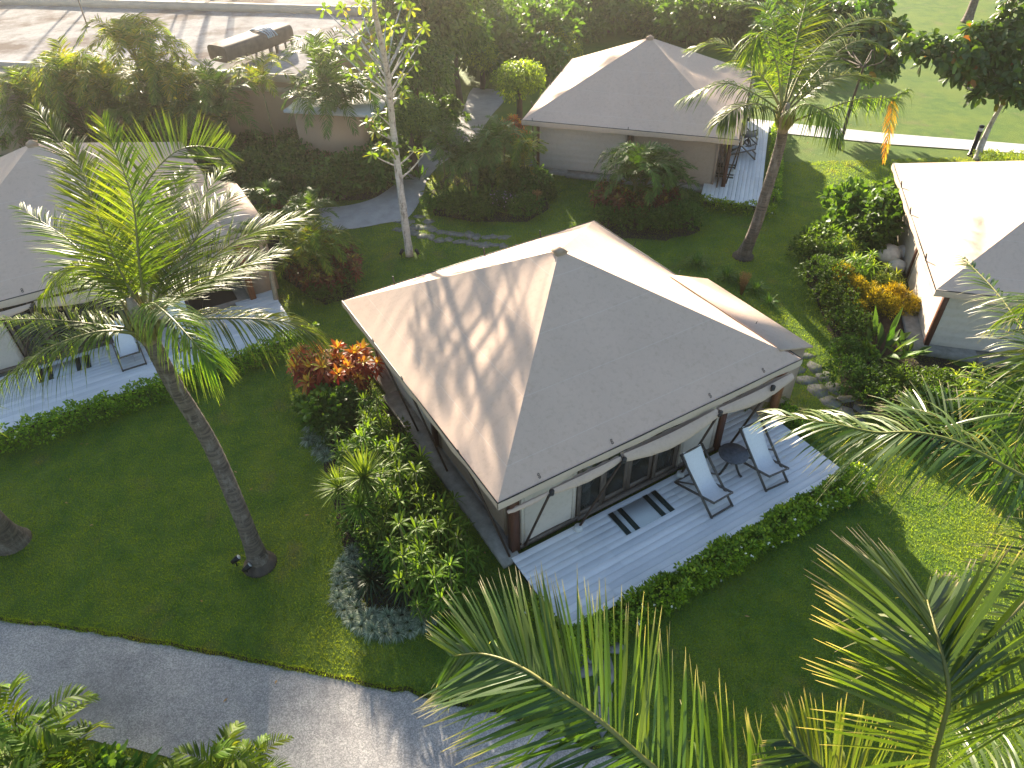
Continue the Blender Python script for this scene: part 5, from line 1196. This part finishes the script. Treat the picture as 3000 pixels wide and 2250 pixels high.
GLAB = ['dense garden shrub, the middle one under the leftmost slim palms', 'dense garden shrub, the right one under the leftmost slim palms', 'dense garden shrub, the left one under the tallest slim palm', 'dense garden shrub, the right one under the tallest slim palm', 'dense garden shrub, the left one below the covered duct', 'dense garden shrub, the right one below the covered duct', 'dense garden shrub, the leftmost one left of the bare ochre wall', 'dense garden shrub, the third from left one left of the bare ochre wall', 'dense garden shrub, the second from left one left of the bare ochre wall', 'dense garden shrub, the rightmost one left of the bare ochre wall', 'dense garden shrub, the second from left one in front of the bare ochre wall', 'dense garden shrub, the third from left one in front of the bare ochre wall', 'dense garden shrub, the fifth from left one in front of the bare ochre wall', 'dense garden shrub, the rightmost one in front of the bare ochre wall', 'dense garden shrub, the leftmost one at the inner curve of the pale path', 'dense garden shrub, the second from left one at the inner curve of the pale path', 'dense garden shrub, the fourth from left one at the inner curve of the pale path', 'dense garden shrub, the rightmost one at the inner curve of the pale path', 'dense garden shrub, the second from left one behind the slender pale trunk', 'dense garden shrub, the leftmost one behind the slender pale trunk', 'dense garden shrub, the fourth from left one behind the slender pale trunk', 'dense garden shrub, the rightmost one behind the slender pale trunk', 'dense garden shrub, the leftmost one in front of the bare ochre wall', 'dense garden shrub, the fourth from left one in front of the bare ochre wall', 'dense garden shrub, the third from left one behind the slender pale trunk', 'dense garden shrub, the third from left one at the inner curve of the pale path', 'dense garden shrub, the left one under the leftmost slim palms', 'dense garden shrub, the left one on the path edge near the boulders', 'dense garden shrub, the middle one on the path edge near the boulders', 'dense garden shrub, the right one on the path edge near the boulders']
for i, P_ in enumerate(GARD): place('garden_shrub', (GD + LOW)[i % 4], GLAB[i], 'shrub', gr(P_), random.uniform(1.5, 2.2), None, 'shrubs in the shaded building garden')
many('croton', DCR, [((-6.726,27.443,0.900), 1.2, 'croton nearest the curve of the path in the shaded garden'), ((-6.155,28.179,0.900), 1.2, 'croton left of the slender pale trunk'), ((-5.589,27.048,0.500), 1.0, 'croton at the path edge behind the slender trunk'), ((-7.431,27.365,0.800), 1.0, 'croton farthest into the shaded garden'), ((-6.430,26.667,0.600), 1.1, 'lowest croton in the shaded garden'), ((-5.242,30.071,1.000), 1.1, 'croton right of the ochre wall end')], 'croton', 'crotons in the shaded garden')

# foreground plants at the lower left
def fplant(lbl, loc, h, n, sc, canes=2): return areca(lbl, loc, h, canes, n, AFN, sc, 'yellow green palms at the lower left corner')
AFN = []
for k_ in range(3):
    Lf = 1.1 * (.85 + .15 * k_); c = [(0, 0, 0), (Lf * .25, 0, Lf * .40), (Lf * .58, 0, Lf * .56), (Lf * .92, 0, Lf * (.40 - .1 * k_))]
    AFN.append(frond_mb(c, L=.42, n=20, width=.05, hang=.2, t0=.22, lift=.3, rbase=.012, nseg=3, sweep=(.5, 1.0), miss=.02).mesh('frond', [M['areca'], M['rachis']]))
fplant('yellow green palm tallest at the lower left corner', (-7.913,5.201,1.600), 1.6, 6, .9)
fplant('yellow green palm second from the left edge, lower down', (-7.014,4.754,1.300), 1.3, 6, .85)
fplant('yellow green palm touching the bottom edge over the road verge', (-4.820,4.485,1.300), 1.3, 6, .8)
fplant('yellow green palm cut by the lower left corner', (-7.419,4.399,1.400), 1.4, 6, .9)
fplant('small yellow green palm right of the others on the verge', (-4.276,4.507,0.900), .9, 7, .55)
many('ginger_plant', [ginger_mesh(16, .8, .13, 'bright')], [((-6.428,4.740,0.700), 1.0, 'broad upright leaves between the two verge palms'), ((-5.815,4.660,0.600), .9, 'broad leaves at the bottom edge right of the upright ones')], 'ginger plant', None)
many('green_shrub', GB + GD, [((-6.873,4.657,0.500), 1.1, 'shrub at the bottom edge under the verge palms'), ((-5.493,4.591,0.400), .9, 'shrub at the bottom edge beside the road')], 'shrub', None)

# bare trunk by the left deck
T = thing('young_palm', 'bare tan trunk rising beside the end of the left deck', 'palm tree', (-7.390,19.138,0.002))
b0 = np.array((-7.390,19.138,0.002)); tp = np.array((-7.258,19.077,2.050)) - b0
v = MB(); v.tube(crom([(0, 0, 0), tp * .5 + [.02, 0, 0], tp], 20), np.linspace(.085, .055, 20), 8); v.build('trunk', M['baretrunk'], T, smooth=True)
for k_ in range(7):
    o = link('frond', AF[k_ % 3], T, tuple(tp)); o.rotation_euler = (0, -random.uniform(-.5, .3), k_ * 2.4); o.scale = (.8, .8, .8)

# ------------------------------------------------------------------ trees
def limb(g, a, b, r0, r1, bend=.1, mat=0, k=7):
    a = np.array(a, float); b = np.array(b, float); m_ = (a + b) / 2 + rng.normal(0, bend, 3) * np.linalg.norm(b - a) * .3
    g.tube(crom([a, m_, b], 8), np.linspace(r0, r1, 8), k, mat)
# slender pale tree with yellowing whorls
b0 = np.array((-3.381,21.612,0.153)); T = thing('slender_tree', 'slender pale trunked tree with sparse yellowing leaf whorls', 'tree', tuple(b0))
TR = [np.array(p) - b0 for p in ((-3.381,21.612,0.153), (-3.447,21.924,2.100), (-3.496,22.300,4.400), (-3.328,21.438,6.300), (-3.250,20.252,7.900), (-3.104,19.427,8.500))]
v = MB(); C_ = crom(TR, 60); v.tube(C_, np.linspace(.14, .055, 60) * (1 + .05 * np.sin(np.arange(60) * 1.3)), 10); 
fol = MB()
TIPS = [(-3.645,22.841,7.641), (-2.952,23.802,7.540), (-4.163,23.319,7.587), (-4.632,23.413,7.078), (-4.029,22.082,7.050), (-3.288,22.249,7.403), (-2.710,23.536,7.379), (-2.587,23.599,6.367), (-2.921,22.802,6.508), (-4.579,22.611,5.816), (-3.806,22.147,6.196), (-3.043,22.547,5.740), (-3.026,22.295,5.440), (-3.868,22.143,4.795), (-4.258,22.304,4.520), (-4.018,22.016,4.333), (-3.912,21.994,3.841), (-4.217,22.044,3.590), (-2.936,22.370,3.512), (-2.604,22.530,3.391), (-3.492,21.860,3.838), (-3.258,22.864,7.048), (-5.136,23.341,6.527), (-4.715,23.461,7.446), (-5.264,23.471,7.458), (-2.769,22.747,7.064), (-2.361,23.391,6.897), (-4.489,23.087,6.381), (-3.409,22.132,6.799), (-3.956,21.944,5.644), (-2.683,22.784,6.021)]
for P_ in TIPS:
    e = np.array(P_) - b0; zs = C_[:, 2]; zt = max(.3, e[2] - .35 - .25 * np.linalg.norm(e[:2] - C_[np.argmin(abs(zs - e[2])), :2])); a = C_[np.argmin(abs(zs - zt))]
    limb(v, a, e, .030, .012)
    ax = nz(nz(e - a) + [0, 0, .5]); rosette(fol, e, 10, .28, .13, (-.7, 1.1), .2, ax, nseg=3, prof=(.2, .7, 1, .6), fold=.2, rnd=np.clip(rng.random(10) * .6 + rng.random() * .45, 0, 1))
    if rng.random() < .2: rosette(fol, (a + e) / 2 + rng.normal(0, .1, 3), 8, .26, .12, (-.7, 1.1), .2, ax, nseg=3, prof=(.2, .7, 1, .6), fold=.2)
v.build('trunk', M['paletrunk'], T, smooth=True); fol.build('crown', M['yellowtree'], T)

def bigleaf_tree(label, base, trunk, blobs, nros=60, mat='bigleaf', r0=.13, tmat='paletrunk', L=.32, W=.16):
    b0 = np.array(base); T = thing('broadleaf_tree', label, 'tree', tuple(b0)); v = MB(); fol = MB()
    C_ = crom([np.array(p) - b0 for p in trunk], 30); v.tube(C_, np.linspace(r0, r0 * .5, 30), 9)
    top = C_[-1]
    for (c, rr, n) in blobs:
        c = np.array(c) - b0; rr = np.array(rr, float); limb(v, top, c, r0 * .34, r0 * .12, .3)
        n = int(n * 1.9); pts = c + nz(rng.normal(0, 1, (n, 3)) + [0, 0, .3]) * rng.uniform(.25, 1.0, n)[:, None] ** .6 * rr
        for p in pts:
            if rng.random() < .5: limb(v, c + (p - c) * .15, p, r0 * .12, r0 * .06, .2, k=4)
            ax = nz(nz(p - c) + [0, 0, .8]); rosette(fol, p, 11, L, W, (-.6, 1.1), .25, ax, nseg=3, prof=(.15, .7, 1, .6), fold=.25, rnd=np.clip(rng.random(11) * .5 + rng.random() ** 2 * .55, 0, 1))
    v.build('trunk', M[tmat], T, smooth=True); fol.build('crown', M[mat], T); return T
bigleaf_tree('big leaved tree leaning over the white path at the right edge', (19.064,27.693,0.360), [(19.064,27.693,0.360), (19.337,28.094,1.450), (19.062,27.458,2.900)],
 [((18.927,27.969,3.795), (1.3, 1.2, .8), 26), ((19.205,28.104,4.731), (1.5, 1.3, 1.0), 34), ((17.571,28.022,4.634), (1.3, 1.1, .7), 24), ((16.534,27.875,4.459), (1.1, .9, .6), 18), ((15.424,28.006,4.614), (.8, .7, .5), 10), ((18.207,26.850,3.242), (.8, .8, .5), 10), ((19.496,26.882,3.280), (1.0, .8, .6), 12), ((17.204,27.476,3.986), (.8, .8, .5), 10), ((19.292,28.217,5.641), (1.2, 1.2, 1.0), 20)], L=.36, W=.19)
bigleaf_tree('thin trunked tree behind the leaning coconut palm', (14.055,29.196,0.360), [(14.055,29.196,0.360), (14.372,29.844,1.900), (13.878,28.699,3.800)],
 [((15.942,32.928,3.473), (1.4, 1.2, 1.0), 26), ((15.097,33.939,3.897), (1.5, 1.2, 1.0), 26), ((13.996,34.635,3.948), (1.5, 1.3, 1.0), 24), ((13.146,35.603,3.544), (1.4, 1.2, .9), 20), ((16.117,32.343,2.778), (1.2, 1, .7), 16), ((16.948,32.975,3.529), (.9, .8, .9), 14), ((15.981,33.833,4.548), (1.3, 1.2, .8), 16)], L=.42, W=.21, r0=.08, tmat='bark')

def crown_mesh(name, mat, R3, n, L, W, lobes=12, shell=.7):
    g = MB(); C_, D_, _ = cloud(n // 4, R3, lobes, shell, -.55); k = len(C_)
    P_ = np.repeat(C_, 4, 0) + rng.normal(0, L * .5, (k * 4, 3)); D0 = np.repeat(D_, 4, 0); b_ = np.repeat(rng.random(k), 4)
    g.leaves(P_, nz(D0 * .7 + rng.normal(0, .8, D0.shape) + [0, 0, -.1]), nz(D0 + rng.normal(0, .6, D0.shape) + [0, 0, .5]), L * rng.uniform(.6, 1.2, len(P_)), W, .3, 2, (.4, 1, .1), .2, 0, rnd=np.clip(b_ * .7 + rng.random(len(P_)) * .3, 0, 1), tone=b_)
    for i in range(10):
        j = rng.integers(0, k); g.tube(crom([(0, 0, -R3[2] * .6), C_[j] * .5 + [0, 0, -.1], C_[j]], 6), np.linspace(.035, .008, 6), 5, 1)
    return g.mesh(name, [M[mat], M['bark']])
CW = [crown_mesh('crown', 'green', (1, 1, .85), 8000, .13, .06, 14), crown_mesh('crown', 'bright', (1, 1, .9), 8000, .12, .055, 14), crown_mesh('crown', 'hedge', (1, 1, .8), 7000, .12, .055), crown_mesh('crown', 'green', (.9, 1, 1.1), 8000, .12, .05, 16)]
def tree(label, x, y, zc, r_, kind, tr=.16, group='trees behind the tents'):
    z0 = float(th(x, y)); T = thing('garden_tree', label, 'tree', (x, y, z0), random.uniform(0, 6.28), group)
    zc -= z0; v = MB(); v.tube(crom([(0, 0, 0), (.1, .05, zc * .5), (0, 0, zc)], 12), np.linspace(tr, tr * .5, 12), 8); v.build('trunk', M['bark'], T, smooth=True)
    o = link('crown', CW[kind], T, (0, 0, zc)); o.scale = (r_, r_, r_); return T
TL = [((-3.187,34.111,4.878), 2.7, 3, 'dark tree directly behind the slender pale tree'), ((-3.640,30.591,3.803), 1.7, 3, 'dark tree beside the garden path'), ((-3.650,27.692,2.690), 1.05, 1, 'small tree between the porch roof and the path'), ((-2.135,35.738,3.705), 1.6, 0, 'tree at the top of the garden path'),
 ((-1.816,41.776,3.112), 2.2, 1, 'tree behind the top end of the path'), ((0.666,33.204,2.249), 1.25, 2, 'round bright shrub tree left of the distant tent roof'), ((0.159,49.953,0.402), 2.0, 2, 'pale green tree above the path end'), ((2.174,42.566,0.946), 2.0, 2, 'pale tree just above the distant tent roof'),
 ((3.713,47.718,0.852), 2.6, 1, 'tree above left of the distant tent peak'), ((6.683,55.015,0.203), 4.0, 0, 'large dark tree over the distant tent peak'), ((9.531,52.959,0.866), 3.6, 0, 'large dark tree right of the tent peak'), ((11.806,50.513,1.066), 3.4, 3, 'dark tree behind the left fronds of the leaning palm'), ((13.563,48.092,1.297), 3.0, 0, 'dark tree behind the upright fronds'),
 ((5.743,67.311,-0.722), 5.0, 1, 'far tree at the top edge'), ((15.115,45.692,1.552), 2.6, 1, 'tree right behind the leaning palm crown'), ((-0.842,64.940,-0.433), 4.0, 1, 'far tree above the path'), ((2.419,61.941,-0.888), 3.4, 2, 'far pale tree at the top edge'), ((-17.383,64.751,-0.657), 2.2, 2, 'tree behind the white roof'), ((-21.856,67.304,-0.731), 2.0, 1, 'small tree behind the raised roof edge'), ((19.251,50.380,0.908), 3.0, 1, 'tree behind the thin trunked tree'), ((-1.079,38.214,1.987), 1.1, 2, 'small pale shrub tree beside the path end'), ((10.122,47.603,0.716), 2.2, 0, 'low dark tree behind the tent ridge')]
for P_, r_, kd, lb in TL: tree(lb, P_[0], P_[1], P_[2], r_, kd)
# undergrowth on the slope behind
UG = [(-1.338,50.284,0.360), (-0.121,53.774,0.360), (0.975,46.815,0.360), (2.295,51.056,0.360), (0.354,43.074,0.360), (-0.717,45.982,0.360), (3.740,54.638,0.360), (2.456,42.878,0.360), (-0.951,41.475,0.360), (-0.070,39.396,0.360), (1.538,39.643,0.360), (4.338,46.479,0.360), (5.194,49.595,0.360), (-1.736,55.263,0.360), (0.881,56.321,0.360), (6.814,48.321,0.360), (7.979,50.444,0.360), (9.664,48.025,0.360), (10.948,45.819,0.360), (12.576,45.657,0.360), (14.443,47.530,0.360), (15.264,44.413,0.360), (16.018,42.492,0.360), (17.836,43.224,0.360), (12.151,48.861,0.360), (9.232,52.728,0.360)]
ULAB = ['rough green undergrowth bush, the second from left one just beyond the path end', 'rough green undergrowth bush, the leftmost one above the path end', 'rough green undergrowth bush, the rightmost one above the path end', 'rough green undergrowth bush, the second from left one left of the distant tent peak', 'rough green undergrowth bush, the third from left one above the path end', 'rough green undergrowth bush, the rightmost one just beyond the path end', 'rough green undergrowth bush, the rightmost one left of the distant tent peak', 'rough green undergrowth bush, the third from left one left of the distant tent peak', 'rough green undergrowth bush, the third from left one just beyond the path end', 'rough green undergrowth bush, the second from left one above the path end', 'rough green undergrowth bush, the leftmost one left of the distant tent peak', 'rough green undergrowth bush, the left one over the left slope of the distant roof', 'rough green undergrowth bush, the middle one over the left slope of the distant roof', 'rough green undergrowth bush, the leftmost one just beyond the path end', 'rough green undergrowth bush, the fourth from left one above the path end', 'rough green undergrowth bush, the right one over the left slope of the distant roof', 'rough green undergrowth bush, the left one behind the distant tent peak', 'rough green undergrowth bush, the right one behind the distant tent peak', 'rough green undergrowth bush, the left one right of the distant tent peak', 'rough green undergrowth bush, the right one right of the distant tent peak', 'rough green undergrowth bush, the leftmost one behind the leaning palm crown', 'rough green undergrowth bush, the second from left one behind the leaning palm crown', 'rough green undergrowth bush, the third from left one behind the leaning palm crown', 'rough green undergrowth bush, the rightmost one behind the leaning palm crown', 'rough green undergrowth bush, the middle one right of the distant tent peak', 'rough green undergrowth bush, the middle one behind the distant tent peak']
for i, P_ in enumerate(UG): place('undergrowth_shrub', (GD + LOW[1:])[i % 3], ULAB[i], 'shrub', gr(P_), random.uniform(2.6, 4.2), None, 'undergrowth behind the distant tent')
# palm trunk on the far lawn, its crown above the picture
pb = (29.131,48.394,0.360)
palm('grey palm trunk standing on the far lawn at the top edge', [pb, (pb[0] + .3, pb[1] + .3, 3.0), (pb[0] + .9, pb[1] + .4, 6.5)], [[(pb[0] + .9, pb[1] + .4, 6.6), (pb[0] + .9 + 2.2 * math.cos(a), pb[1] + .4 + 2.2 * math.sin(a), 8.0), (pb[0] + .9 + 4.0 * math.cos(a), pb[1] + .4 + 4.0 * math.sin(a), 6.2)] for a in np.arange(0, 6.2, .7)], r0=.24, r1=.17, n=36)
# low planting at the foot of the right tree
hedge('hedge', 'low ragged hedge between the glaring roof and the white path', [(18.918,27.519,0.360), (21.117,27.277,0.360)], .9, .35, 400, flowers=0)
# fallen leaves on the lawns
fl = MB()
for i in range(170):
    x, y = random.uniform(-11, 18), random.uniform(6, 34); fl.leaves([(x, y, float(th(x, y)) + .04)], nz(rng.normal(0, 1, (1, 3)) * [1, 1, .15]), [[.1, .1, 1]], rng.uniform(.06, .13), .04, .1, 2, (.2, 1, .1), .3)
fl.build('fallen_leaves', M['plume'], kind='stuff')

# ------------------------------------------------------------------ haze
hm, nt, nd, lk, out = newmat('thin morning haze')
pv = nd.new('ShaderNodeVolumePrincipled'); pv.inputs['Density'].default_value = .001
pv.inputs['Color'].default_value = (1.0, .96, .88, 1); pv.inputs['Anisotropy'].default_value = .84
lk.new(pv.outputs[0], out.inputs['Volume'])
v = MB(); v.box((0, 45, 10.5), (700, 230, 23)); v.build('haze', hm, kind='stuff')
